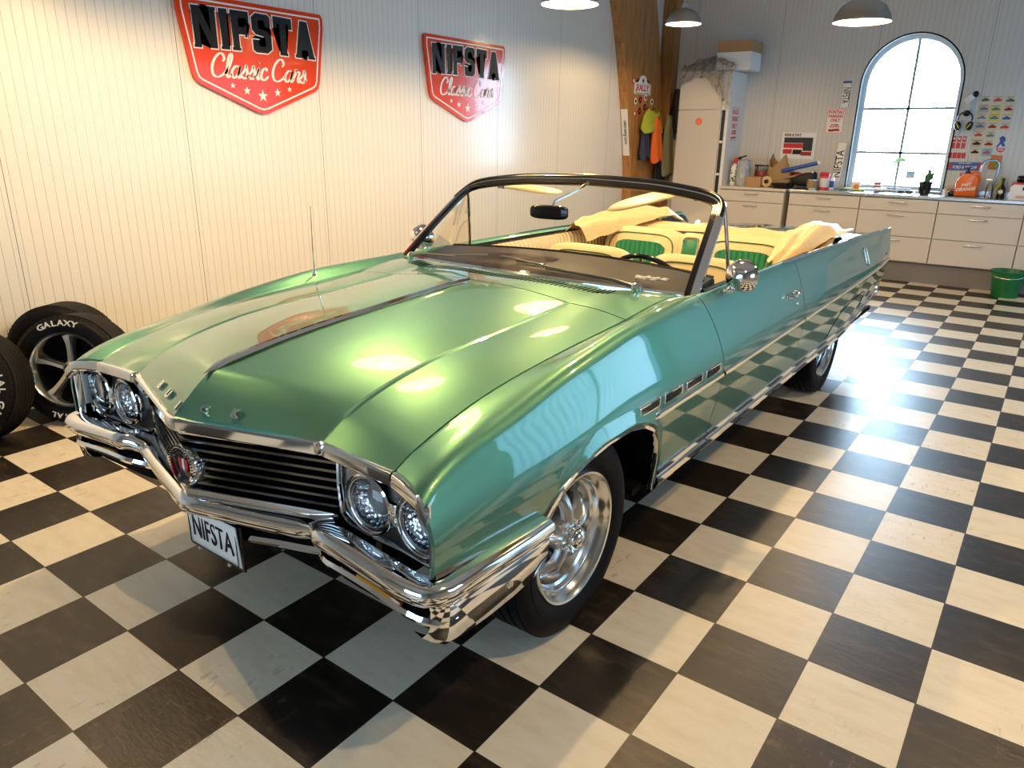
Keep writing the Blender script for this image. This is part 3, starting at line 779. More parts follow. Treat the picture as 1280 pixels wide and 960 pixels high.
# ================================================================== SIDE TRIM
for sx in (1, -1):
    fender, door, quart = fd[sx]
    def strip(name, y0, y1, zf, wid, th, mt_, parent, n=40, tip=True, off=0.):
        rows = []
        for k, y in enumerate(lin(y0, y1, n)):
            z = zf(y); w_ = wid * (min(1, (k + .3) / 3) if tip else 1)
            x = side_x(y, z)
            rows.append([(CX + sx * (side_x(y, z + w_ / 2) + off), y, z + w_ / 2), (CX + sx * (x + th + off), y, z + w_ * .3), (CX + sx * (x + th + off), y, z - w_ * .3), (CX + sx * (side_x(y, z - w_ / 2) + off), y, z - w_ / 2)])
        return mk(name, MB().grid(rows), mt_, parent, ang=40)
    tz = lambda y: Tz(y) + .002
    strip('side_moulding', 1.33, dfront(.6) - .008, tz, .027, .008, chrome, fender)
    strip('side_moulding', dfront(.6) + .008, drear(.6) - .006, tz, .027, .008, chrome, door, tip=False)
    strip('side_moulding', drear(.6) + .006, 5.63, tz, .027, .008, chrome, quart, tip=False)
    gold = MATS.get('gold_inlay') or mat('gold_inlay', (.92, .72, .38), .3, .2)
    strip('moulding_inlay', 1.40, dfront(.6) - .012, tz, .015, .002, gold, fender, off=.008)
    strip('moulding_inlay', dfront(.6) + .012, drear(.6) - .01, tz, .015, .002, gold, door, tip=False, off=.008)
    strip('moulding_inlay', drear(.6) + .01, 5.60, tz, .015, .002, gold, quart, tip=False, off=.008)
    # ventiport ornaments
    for k in range(4):
        y0 = 1.215 + .192 * k; zc_ = .742 - .003 * k
        rows = []
        for j, y in enumerate(lin(y0, y0 + .155, 8)):
            ins = .004 if j in (0, 8) else 0
            x = side_x(y, zc_)
            rows.append([(CX + sx * side_x(y, zc_ + .018), y, zc_ + .018), (CX + sx * (x + .006), y, zc_ + .0165 - ins * .3), (CX + sx * (x + .006), y, zc_ + .0125), (CX + sx * (x - .001), y, zc_ + .0120), (CX + sx * (x - .001), y, zc_ - .0120), (CX + sx * (x + .006), y, zc_ - .0125), (CX + sx * (x + .006), y, zc_ - .0165 + ins * .3), (CX + sx * side_x(y, zc_ - .018), y, zc_ - .018)])
        v = mk('fender_port', MB().grid(rows), chrome, fender, ang=30)
        mb = MB()
        for j in range(12):
            y = y0 + .016 + .0112 * j
            mb.box((CX + sx * (side_x(y, zc_) + .0035), y, zc_), (.003, .004, .022))
        mk('port_fins', mb, gunmetal, v, ang=0)
        mk('port_recess', MB().box((CX + sx * (side_x(y0 + .07, zc_) + .0010), y0 + .0775, zc_), (.003, .145, .023), rot=RZ(math.atan2(-(side_x(y0 + .15, zc_) - side_x(y0, zc_)) * sx, .15))), dark, v, ang=0)
        mb = MB()
        for yy in (y0 + .003, y0 + .152): mb.box((CX + sx * (side_x(yy, zc_) + .002), yy, zc_), (.009, .006, .035), .002)
        mk('port_end', mb, chrome, v)
    # wheel opening moulding
    pts = []
    for y in [.672, .70, .74, .80, .88, 1.0, 1.15, 1.26, 1.35, 1.40, 1.44, 1.47, 1.484]:
        z = ZB(y); pts.append(Vector((CX + sx * (side_x(y, max(z, .35))), y, z)))
    den = []
    for a, b in zip(pts[:-1], pts[1:]): den += [a.lerp(b, t / 3) for t in range(3)]
    den.append(pts[-1]); den.append(Vector((pts[-1].x, 1.487, .33)))
    def arn(i, p, t):
        n = Vector((sx, 0, 0)); u = n.cross(t).normalized(); return (n, u if u.z > 0 or abs(u.z) < .3 and u.y < 0 else -u)
    rows = []
    for i, p in enumerate(den):
        t = (den[min(i + 1, len(den) - 1)] - den[max(i - 1, 0)]).normalized()
        u = Vector((0, -t.z, t.y)).normalized()     # outward from the opening
        rows.append([p + u * .006 + Vector((sx * .001, 0, 0)), p + u * .002 + Vector((sx * .007, 0, 0)), p - u * .010 + Vector((sx * .007, 0, 0)), p - u * .014 + Vector((-sx * .004, 0, 0)), p - u * .013 + Vector((-sx * .012, 0, 0))])
    mk('wheel_opening_moulding', MB().grid(rows), chrome, fender, ang=40)
    # moulding along fender bottom above bumper
    rows = []
    for y in lin(.205, .672, 12):
        z = ZB(y); x = side_x(y, z)
        rows.append([(CX + sx * x, y, z + .010), (CX + sx * (x + .006), y, z + .006), (CX + sx * (x + .006), y, z - .004), (CX + sx * (x - .02), y, z - .008)])
    mk('lower_fender_moulding', MB().grid(rows), chrome, fender, ang=40)
    # rocker moulding
    def rocker(y0, y1, parent, n):
        rows = []
        for y in lin(y0, y1, n):
            zb = ZB(y) if y > 1.5 else .345
            x = side_x(y, zb + .05)
            rows.append([(CX + sx * (x + .001), y, zb + .070), (CX + sx * (x + .009), y, zb + .064), (CX + sx * (x + .010), y, zb + .046), (CX + sx * (x + .004), y, zb + .040), (CX + sx * (x + .004), y, zb + .034), (CX + sx * (x + .012), y, zb + .028), (CX + sx * (x + .012), y, zb + .004), (CX + sx * (x + .002), y, zb - .012), (CX + sx * (x - .05), y, zb - .016)])
        return mk('rocker_moulding', MB().grid(rows), chrome, parent, ang=30)
    rocker(1.50, dfront(1) - .006, fender, 20); rocker(dfront(1) + .003, drear(1) - .003, door, 20); rocker(drear(1) + .006, 5.60, quart, 40)
    # belt moulding strips along the crest
    rows = []
    for y in lin(2.95, 4.25, 30):
        p = Vector((CX + sx * Fx(y), y, Fz(y)))
        k = min(1, (y - 2.95) / .1 + .15, (4.25 - y) / .1 + .15)
        rows.append([p + Vector((-sx * .012 * k, 0, .001)), p + Vector((-sx * .006 * k, 0, .006 * k)), p + Vector((sx * .006 * k, 0, .004 * k)), p + Vector((sx * .012 * k, 0, -.006 * k))])
    mk('belt_moulding', MB().grid(rows), chrome, quart, ang=40)
    # fin cap
    rows = []
    for y in lin(4.3, 5.64, 20):
        p = Vector((CX + sx * Fx(y), y, Fz(y))); rows.append([p + Vector((-sx * .010, 0, 0)), p + Vector((0, 0, .004)), p + Vector((sx * .006, 0, -.004))])
    mk('fin_moulding', MB().grid(rows), chrome, quart, ang=60)
    # door handle
    hy, hz = 2.98, .868
    hx_ = side_x(hy, hz)
    h = mk('door_handle', MB().tube([(CX + sx * (hx_ + .004), hy - .075, hz), (CX + sx * (hx_ + .022), hy - .065, hz + .002), (CX + sx * (hx_ + .028), hy - .02, hz + .004), (CX + sx * (hx_ + .028), hy + .03, hz + .004), (CX + sx * (hx_ + .006), hy + .06, hz)], [.010, .012, .011, .010, .008], 10), chrome, door)
    mk('handle_button', MB().lathe([(.015, 0), (.015, .03), (.012, .034), (.0005, .035)], (CX + sx * (hx_ - .002), hy + .066, hz), (sx, 0, .15), 16), chrome, h)
    mk('handle_plate', MB().ellip((CX + sx * (hx_ + .002), hy, hz), (.006, .10, .016)), chrome, h)
    mk('door_lock', MB().lathe([(.013, 0), (.012, .006), (.004, .007), (.0005, .006)], (CX + sx * (side_x(hy + .07, .81)), hy + .07, .812), (sx, 0, .2), 16), chrome, door)
    # fuel-door like vertical hoop ornament on quarter
    pts = []
    for a in lin(0, 1, 20):
        y = 4.62 + .0 ; 
    loop = []
    for k in range(28):
        a = 2 * PI * k / 28; yy = 4.70 + .035 * math.copysign(abs(math.cos(a)) ** .5, math.cos(a)); zz = .865 + .062 * math.copysign(abs(math.sin(a)) ** .5, math.sin(a)); yy -= (zz - .865) * .35
        loop.append((CX + sx * (side_x(yy, zz) + .003), yy, zz))
    mk('quarter_ornament', MB().tube(loop + loop[:2], .006, 8, caps=False), chrome, quart)
    # rear skirt outline (panel gap)
    pts = []
    for k in range(25):
        a = k / 24; y = 3.93 + .95 * a; z = interp(a, [0, .12, .3, .6, .9, 1.0], [.42, .52, .575, .60, .60, .585])
        pts.append((CX + sx * (side_x(y, z) + .0005), y, z))
    for z in lin(.575, .46, 5): pts.append((CX + sx * (side_x(4.885, z) + .0005), 4.885, z))
    mk('skirt_seam', MB().tube(pts, .0028, 6), dark, quart)
    mk('quarter_script', text_mb('Electra 225', .05, lambda u, v, d: (CX + sx * (side_x(5.36 + u * sx, .80 + v) + .003 + d), 5.36 + u * sx, .80 + v), .003, 0, 1., .4), chrome, quart, ang=0)
    # inner belt (door top) capping
    rows = []
    for y in lin(2.06, 3.62, 20): rows.append([(CX + sx * (Sx(y) - .035), y, Sz(y) - .03), (CX + sx * (Sx(y) - .03), y, Sz(y) + .004), (CX + sx * (Sx(y) + .004), y, Sz(y) + .006), (CX + sx * (Sx(y) + .008), y, Sz(y) - .002)])
    mk('window_sill_strip', MB().grid(rows), chrome, door, ang=40)
    mb = MB()
    mb.box((CX + sx * .803, 2.9, 1.003), (.014, 1.5, .008), .003); mk('window_slot_seal', mb, black, door)
    # inner door trim panel, pleated
    rows = []
    for y in lin(2.1, 4.0, 20): rows.append([(CX + sx * .800, y, 1.003), (CX + sx * .775, y, .975), (CX + sx * .735, y, .80), (CX + sx * .745, y, .40)])
    mk('interior_side_trim', MB().grid(rows), cream_pleat, car, ang=40, normals=False)
    mk('armrest', MB().ellip((CX + sx * .715, 2.75, .80), (.035, .26, .03), 3), cream, car)

# ================================================================== WHEELS
def make_wheel(cx, cy, sx, rear=False):
    c = Vector((cx, cy, .348)); A = Vector((sx, 0, 0))   # c: centre of outer face
    R = .348
    rim = mk('wheel', MB().lathe([(.232, -.004), (.236, .004), (.232, .010), (.224, .008), (.216, -.004), (.206, -.012), (.203, -.022), (.196, -.028), (.192, -.045), (.184, -.052), (.178, -.085), (.168, -.10), (.165, -.135), (.15, -.145), (.15, -.20)], c, A, 64), alu, car, ang=35, label='polished five spoke alloy wheel')
    prof = [(.225, -.212), (.262, -.222), (.300, -.215), (.330, -.205), (.343, -.193)]
    for k in range(5):
        h = -.190 + .040 * k
        prof += [(.347, h + .002), (.348, h + .031), (.338, h + .033), (.338, h + .038)]
    prof += [(.343, .006), (.330, .016), (.300, .021), (.285, .020), (.283, .023), (.262, .022), (.236, .010), (.228, .0)]
    prof = [(r, h - .006 if h > -.1 else h) for r, h in prof]
    ty = mk('tyre', MB().lathe(prof, c, A, 80), black, rim, ang=30)
    mb = MB()
    for k in range(72):          # shoulder sipes
        a = 2 * PI * k / 72
        for h in (-.188, -.024):
            q = c + A * h + Vector((0, math.cos(a), math.sin(a))) * .3405
            mb.box(q, (.030, .004, .006), rot=RX(a))
    mk('tread_sipes', mb, dark, rim, ang=0)
    # five spokes
    for k in range(5):
        a = 2 * PI * k / 5 + .35
        e = Vector((0, math.cos(a), math.sin(a))); f_ = A.cross(e)
        rows = []
        for r, w_, h in ((.040, .022, -.030), (.070, .019, -.026), (.100, .021, -.030), (.130, .026, -.045), (.155, .033, -.068), (.175, .042, -.095)):
            p = c + e * r + A * h
            rows.append([p - f_ * w_ - A * .022, p - f_ * w_ * .85 + A * .0, p - f_ * w_ * .4 + A * .014, p + A * .018, p + f_ * w_ * .4 + A * .014, p + f_ * w_ * .85, p + f_ * w_ - A * .022])
        mk('spoke', MB().grid(rows), alu_cast, rim, ang=50)
    mk('hub', MB().lathe([(.062, -.10), (.064, -.035), (.060, -.022), (.045, -.014), (.040, -.010)], c, A, 30), alu_cast, rim)
    hub = mk('centre_cap', MB().lathe([(.040, -.012), (.041, .006), (.036, .020), (.022, .030), (.0005, .033)], c, A, 30), chrome, rim)
    mb = MB()
    for k in range(5):
        a = 2 * PI * k / 5 + .35 + PI / 5
        q = c + Vector((0, math.cos(a), math.sin(a))) * .052
        mb.lathe([(.010, -.03), (.010, -.006), (.007, .0), (.0005, .001)], q, A, 6)
    mk('lug_nuts', mb, chrome, rim)
    mk('brake_drum', MB().lathe([(.168, -.20), (.170, -.118), (.12, -.115), (.0005, -.112)], c, A, 32), blackg, rim)
    return rim
for sx in (1, -1):
    for cy in (.965, 4.165): make_wheel(CX + sx * .872, cy, sx)

# ================================================================== WINDSHIELD
def wsp(s):
    """frame path parameter s 0..1 from right base to right top centre"""
    pts = [(.822, 1.905, 1.018), (.800, 2.03, 1.12), (.778, 2.16, 1.222), (.758, 2.27, 1.305), (.742, 2.325, 1.343), (.715, 2.357, 1.368), (.66, 2.378, 1.387), (.55, 2.395, 1.404), (.35, 2.415, 1.422), (0, 2.43, 1.432)]
    i = s * (len(pts) - 1); k = min(int(i), len(pts) - 2); t = i - k
    P = [Vector(pts[max(min(k + j, len(pts) - 1), 0)]) for j in (-1, 0, 1, 2)]
    return .5 * ((2 * P[1]) + (-P[0] + P[2]) * t + (2 * P[0] - 5 * P[1] + 4 * P[2] - P[3]) * t * t + (-P[0] + 3 * P[1] - 3 * P[2] + P[3]) * t**3)
half = [wsp(s) for s in lin(0, 1, 45)]
full = [Vector((CX + p.x, p.y, p.z)) for p in half] + [Vector((CX - p.x, p.y, p.z)) for p in reversed(half[:-1])]
def frame_side(i, p, t):
    fwd = Vector((0, -.62, .78)).normalized() if True else None
    outw = t.cross(fwd).normalized()
    return (outw, (outw.cross(t)).normalized())
def fsd(i, p, t):
    n = Vector(((p.x - CX) * .5, -.75, .62)).normalized(); o = t.cross(n).normalized()
    # outward from the glass
    cc = Vector((CX, 2.1, 1.15)); 
    if (p - cc).dot(o) < 0: o = -o
    return (o, n)
wfm = mk('windshield_frame', MB().sweep(full, [(-.010, .010), (.008, .014), (.022, .010), (.027, 0), (.022, -.018), (-.006, -.022), (-.014, -.008)], side=fsd), chrome, car, ang=40)
mb = MB().sweep(full, [(-.036, -.004), (-.034, .006), (-.008, .010), (-.008, -.022), (-.030, -.020)], side=fsd); mk('frame_inner_seal', mb, blackg, wfm, ang=40)
hp_ = [p for p in full if p.z > 1.30]
mk('header_reflection_strip', MB().sweep(hp_, [(-.004, .0125), (.006, .0165), (.019, .0125), (.024, .003), (.022, .0), (.004, .010)], side=fsd), blackg, wfm, ang=50, label='black strip painting a dark reflection on the chrome header rail')  # black strip paints in the dark reflection on the chrome header
# base moulding
pth = [(CX + x, wsb(x) + .012, 1.040 - .022 * (abs(x) / .8) ** 2) for x in lin(-.82, .82, 40)]
mk('windshield_base_moulding', MB().sweep(pth, [(-.012, -.01), (-.010, .006), (.0, .010), (.014, .002), (.014, -.01)]), chrome, wfm, ang=50)
# glass
rows = []
base = [Vector((CX + x, wsb(x) + .018, 1.043 - .022 * (abs(x) / .8) ** 2)) for x in lin(.80, -.80, 60)]
def top_at(x):
    ax = abs(x)
    pts = [(p.x, p.y, p.z) for p in half if p.z > 1.05]
    # choose frame point by fraction
    return None
for i, b in enumerate(base):
    s = i / 60; f = 1 - abs(2 * s - 1)      # 0 at sides .. 1 at centre
    k = f ** .62
    q = wsp(.30 + .70 * k); sg = 1 if s < .5 else -1
    q = Vector((CX + sg * q.x, q.y, q.z - .012))
    rows.append([b.lerp(q, t) + Vector((0, -.035 * math.sin(PI * t) * .6, .02 * math.sin(PI * t) * .6)) for t in lin(0, 1, 12)])
mk('windshield_glass', MB().grid(rows), wglass, car, ang=60, label='clear curved windshield glass')
# rear view mirror
mc = Vector((CX - .035, 2.115, 1.283))
rv = mk('rear_view_mirror', MB().ellip(mc, (.105, .018, .034), 4, rot=RZ(.10)), blackg, wfm)
mk('mirror_stalk', MB().tube([mc + Vector((0, .01, .01)), mc + Vector((.0, .05, .05)), (CX + .01, 2.30, 1.38), (CX + .02, 2.38, 1.415)], .007, 8), chrome, rv)
# sun visor
c = Vector((CX + .27, 2.53, 1.338))
rot = RY(math.radians(-15)) @ RX(math.radians(20))
mk('sun_visor', MB().ellip(c, (.215, .085, .010), 2.6, n=30, rot=rot), cream, wfm)
c = Vector((CX - .42, 2.50, 1.36)); mk('sun_visor', MB().ellip(c, (.20, .075, .008), 2.6, n=30, rot=RY(math.radians(4)) @ RX(.12)), cream, wfm)
# header latches
for x in (-.56, .60): mk('header_latch', MB().box((CX + x, 2.43, 1.365), (.05, .03, .02), .005), chrome, wfm)
# vent windows
for sx in (1, -1):
    b0 = Vector((CX + sx * .80, 2.06, 1.012)); b1 = Vector((CX + sx * .785, 2.42, 1.005)); t1 = Vector((CX + sx * .752, 2.36, 1.335)); t0 = Vector((CX + sx * .77, 2.24, 1.27))
    vw = mk('vent_window_frame', MB().tube([b1 + Vector((0, 0, -.02)), b1.lerp(t1, .5), t1], .009, 10), chrome, car)
    mb = MB().add([b0, b1, t1, t0], [(0, 1, 2, 3)]); mk('vent_window_glass', mb, wglass, vw, ang=0)
    mk('vent_window_seal', MB().tube([b0, b1], .010, 8), blackg, vw)
# wipers
wiper_m = mat('dull_wiper_steel', (.22, .21, .20), .3, 1.)
def wiper(px, tipx, tipy, tipz, bladel):
    piv = Vector((CX + px, wsb(px) - .035, 1.045 - .02 * (abs(px) / .8) ** 2 + .012))
    tip = Vector((CX + tipx, tipy, tipz))
    w = mk('wiper', MB().tube([piv, piv.lerp(tip, .25) + Vector((0, 0, .012)), tip], [.011, .008, .005], 8), wiper_m, car)
    mk('wiper_pivot', MB().lathe([(.022, -.02), (.022, .006), (.012, .016), (.0005, .018)], piv, (0, -.3, 1), 16), chrome, w)
    d = (tip - piv).normalized(); a = tip - d * bladel * .45; b = tip + d * bladel * .55
    mk('wiper_blade', MB().tube([a + Vector((0, .01, .004)), tip + Vector((0, .006, .006)), b + Vector((0, .012, .010))], .0045, 6), wiper_m, w)
    return w
wiper(.62, .20, 1.745, 1.085, .44)
wiper(-.68, -.33, 1.755, 1.08, .40)
# antenna
at = Vector((CX - .80, 1.285, .985))
an = mk('antenna', MB().tube([at, at + Vector((0, 0, .14)), at + Vector((.002, .002, .33))], [.0035, .0028, .0018], 8), chrome, car)
mk('antenna_base', MB().lathe([(.022, -.012), (.020, .006), (.010, .016), (.006, .035), (.0005, .036)], at, (0, 0, 1), 16), chrome, an)
# door mirror (driver side visible)
for sx, (mx, my) in ((1, (.93, 2.16)), (-1, (.93, 2.16))):
    c = Vector((CX + sx * mx, my, 1.078))
    dm = mk('door_mirror', MB().lathe([(.0005, -.062), (.034, -.056), (.060, -.034), (.072, 0), (.074, .012), (.070, .016), (.0005, .014)], c, (sx * .25, 1, 0), 32), chrome, car)
    mk('mirror_stalk', MB().tube([(CX + sx * (mx - .035), my - .02, Fz(my) - .015), (CX + sx * (mx - .03), my - .015, Fz(my) + .012), c + Vector((-sx * .005, -.01, -.04))], [.024, .013, .012], 12), chrome, dm)
    mk('mirror_foot', MB().ellip((CX + sx * (mx - .04), my - .02, Fz(my) - .012), (.026, .045, .012)), chrome, dm)

# ================================================================== INTERIOR
rows = []
for x in lin(-.78, .78, 40):
    y0 = wsb(x) + .03; y1 = 2.24 + .10 * (1 - (x / .8) ** 2)
    zr = 1.062 - .02 * (x / .8) ** 2
    rows.append([(CX + x, y0, 1.030 - .02 * (x / .8) ** 2), (CX + x, (y0 + y1) / 2, 1.045 - .02 * (x / .8) ** 2), (CX + x, y1 - .03, zr), (CX + x, y1, zr - .008), (CX + x, y1 + .005, zr - .04), (CX + x, y1 - .04, .80), (CX + x, y1 - .10, .62)])
dash = mk('dashboard', MB().grid(rows), dash_m, car, ang=50, normals=False)
pth = [(CX + x, 2.245 + .10 * (1 - (x / .8) ** 2), 1.060 - .02 * (x / .8) ** 2) for x in lin(-.77, .77, 30)]
mk('dash_edge_trim', MB().tube(pth, .007, 8), blackg, dash)
# white ornament script lying on the dash
nm = MB()
for k in range(34): nm.ellip((CX + .595 + random.uniform(-.075, .075), 1.99 + random.uniform(-.02, .02), 1.048 + random.uniform(0, .008)), (random.uniform(.008, .02), .006, .005), n=6, m=4)
mk('dash_ornament', nm, whiteprint, dash, label='white lettered ornament on the dash top')
# defrost vent
mk('defroster_grille', MB().box((CX - .05, 1.99, 1.052), (.16, .03, .006), .002), blackg, dash)
# steering wheel
sc_ = Vector((CX + .33, 2.52, .905)); an_ = Vector((0, .82, .57)).normalized()
u_ = Vector((1, 0, 0)); w_ = an_.cross(u_)
ring = [sc_ + (u_ * math.cos(a) + w_ * math.sin(a)) * .205 for a in lin(0, 2 * PI, 56)]
sw = mk('steering_wheel', MB().tube(ring, .013, 12, caps=False), blackg, car)
mb = MB()
for a in (.3, PI - .3, -PI / 2): mb.tube([sc_ - an_ * .03, sc_ - an_ * .02 + (u_ * math.cos(a) + w_ * math.sin(a)) * .1, sc_ + (u_ * math.cos(a) + w_ * math.sin(a)) * .2], [.014, .010, .008], 8)
mk('steering_spokes', mb, chrome, sw); mk('steering_hub', MB().lathe([(.05, -.02), (.045, .0), (.0005, .012)], sc_ - an_ * .02, an_, 24), blackg, sw)
mk('steering_column', MB().tube([sc_ - an_ * .03, sc_ - an_ * .35], .035, 12), dash_m, sw)
# seats
def seat_back(name, x, y, z0, z1, w, d, tilt, insert, parent):
    h = z1 - z0; c = Vector((CX + x, y, (z0 + z1) / 2)); R_ = RX(-tilt)
    s = mk(name, MB().ellip(c, (w / 2, d / 2, h / 2), 5, n=40, m=20, rot=R_), cream, parent, ang=60)
    # piping
    lp = []
    for k in range(49):
        a = 2 * PI * k / 48; q = Vector((w / 2 * .80 * math.copysign(abs(math.cos(a)) ** .4, math.cos(a)), -d / 2 * .985, h / 2 * .80 * math.copysign(abs(math.sin(a)) ** .4, math.sin(a))))
        lp.append(c + R_ @ q)
    mk('piping', MB().tube(lp, .004, 6, caps=False), mat_green_pipe, s)
    if insert:
        iw, ih, iz = insert
        rows = []
        n = 60
        for i in range(n + 1):
            u = -iw / 2 + iw * i / n; top = ih / 2 * (1 - .25 * abs(2 * u / iw) ** 6)
            pl_ = .010 * abs(math.sin(PI * i / 6))
            rows.append([c + R_ @ Vector((u, -d / 2 - .006 - pl_, iz + top * (2 * t - 1))) for t in lin(0, 1, 6)])
        mk('pleated_insert', MB().grid(rows), green, s, ang=25, normals=False, label='green pleated insert')
    return s
mat_green_pipe = mat('dark_green_piping', (.01, .10, .05), .4)
for x in (-.36, .36):
    b = mk('front_seat', MB().ellip((CX + x, 2.78, .50), (.33, .28, .10), 5, n=32, m=14), cream, car, ang=60)
    seat_back('seat_back', x, 3.05, .50, 1.00, .60, .15, .22, None, b)
    lp = [(CX + x + .15 * math.cos(a), 2.96, .8 + .1 * math.sin(a)) for a in lin(0, 2 * PI, 16)]
rs = mk('rear_seat', MB().ellip((CX, 3.60, .52), (.68, .28, .11), 6, n=40, m=14), cream, car, ang=60)
for x in (-.37, .37): seat_back('rear_seat_back', x, 3.86, .50, 1.035, .62, .20, .25, (.38, .30, .01), rs)
mk('centre_backrest', MB().ellip((CX, 3.875, .80), (.12, .09, .22), 5, rot=RX(-.25)), cream, rs, ang=60)
sp_ = mk('seat_speaker_grille', MB().box((CX, 3.80, .915), (.105, .02, .15), .012, rot=RX(-.25)), green, rs)
lp = [Vector((CX + .056 * math.copysign(abs(math.cos(a)) ** .35, math.cos(a)), 3.792, .915 + .080 * math.copysign(abs(math.sin(a)) ** .35, math.sin(a)))) for a in lin(0, 2 * PI, 40)]
mk('speaker_surround', MB().tube([p + Vector((0, (p.z - .915) * .25, 0)) for p in lp], .007, 8, caps=False), chrome, sp_)
# carpet
mk('carpet', MB().box((CX, 3.0, .37), (1.5, 1.9, .02)), dark, car, ang=0)
# folded-top boot cover: band behind the rear seat plus loose flaps at both ends
def nz(x, y, s=1.):
    return math.sin(x * 17 + y * 5) * .5 + math.sin(x * 31 - y * 13 + 1.3) * .3 + math.sin(y * 41 + x * 7) * .2
rows = []
for k in range(61):
    x = -.86 + 1.72 * k / 60; ax = abs(x)
    yb = 4.02 - .05 * ax; row = []
    for j in range(21):
        a = j / 20
        y = yb + .42 * a; z = 1.015 + .075 * math.sin(PI * min(1, a * 1.05)) ** .6 - .085 * a + .010 * nz(x, y)
        if a < .02: z = .975
        row.append((CX + x, y, z))
    rows.append(row)
boot = mk('boot_cover', MB().grid(rows), canvas, car, ang=60, label='cream vinyl cover bunched over the folded roof', normals=False)
def flap(sx, pts):
    """pts: list of (y, x, z, half_width, sag) cross-sections of a drooping folded sheet"""
    rows = []
    ys = lin(0, 1, 36)
    for s in ys:
        i = s * (len(pts) - 1); k = min(int(i), len(pts) - 2); t = i - k; t = t * t * (3 - 2 * t)
        y, x, z, w, sg = [pts[k][m_] * (1 - t) + pts[k + 1][m_] * t for m_ in range(5)]
        row = []
        for j in range(21):
            u = -1 + 2 * j / 20
            xx = x + w * u
            zz = z - sg * abs(u) ** 2.2 + .012 * nz(xx * 1.3 + sx, y * 1.2) + .010 * math.sin(9 * u + 6 * s)
            row.append((CX + sx * xx, y + .02 * math.sin(5 * u + 3 * s), zz))
        rows.append(row)
    return rows
mk('boot_flap', MB().grid(flap(-1, [(3.50, .74, 1.055, .10, .10), (3.62, .74, 1.085, .12, .11), (3.85, .68, 1.12, .14, .10), (4.05, .52, 1.16, .15, .08), (4.2, .42, 1.15, .12, .06), (4.4, .40, 1.07, .12, .05)])), canvas, boot, ang=60, normals=False)
mk('boot_flap', MB().grid(flap(1, [(3.30, .70, .975, .04, .05), (3.50, .69, 1.02, .07, .07), (3.72, .69, 1.085, .11, .08), (3.95, .71, 1.13, .14, .07), (4.15, .74, 1.125, .15, .05), (4.36, .76, 1.10, .13, .03)])), canvas, boot, ang=60, normals=False)
mk('folded_roof', MB().ellip((CX, 4.12, .955), (.76, .13, .07), 3), blackc, car)

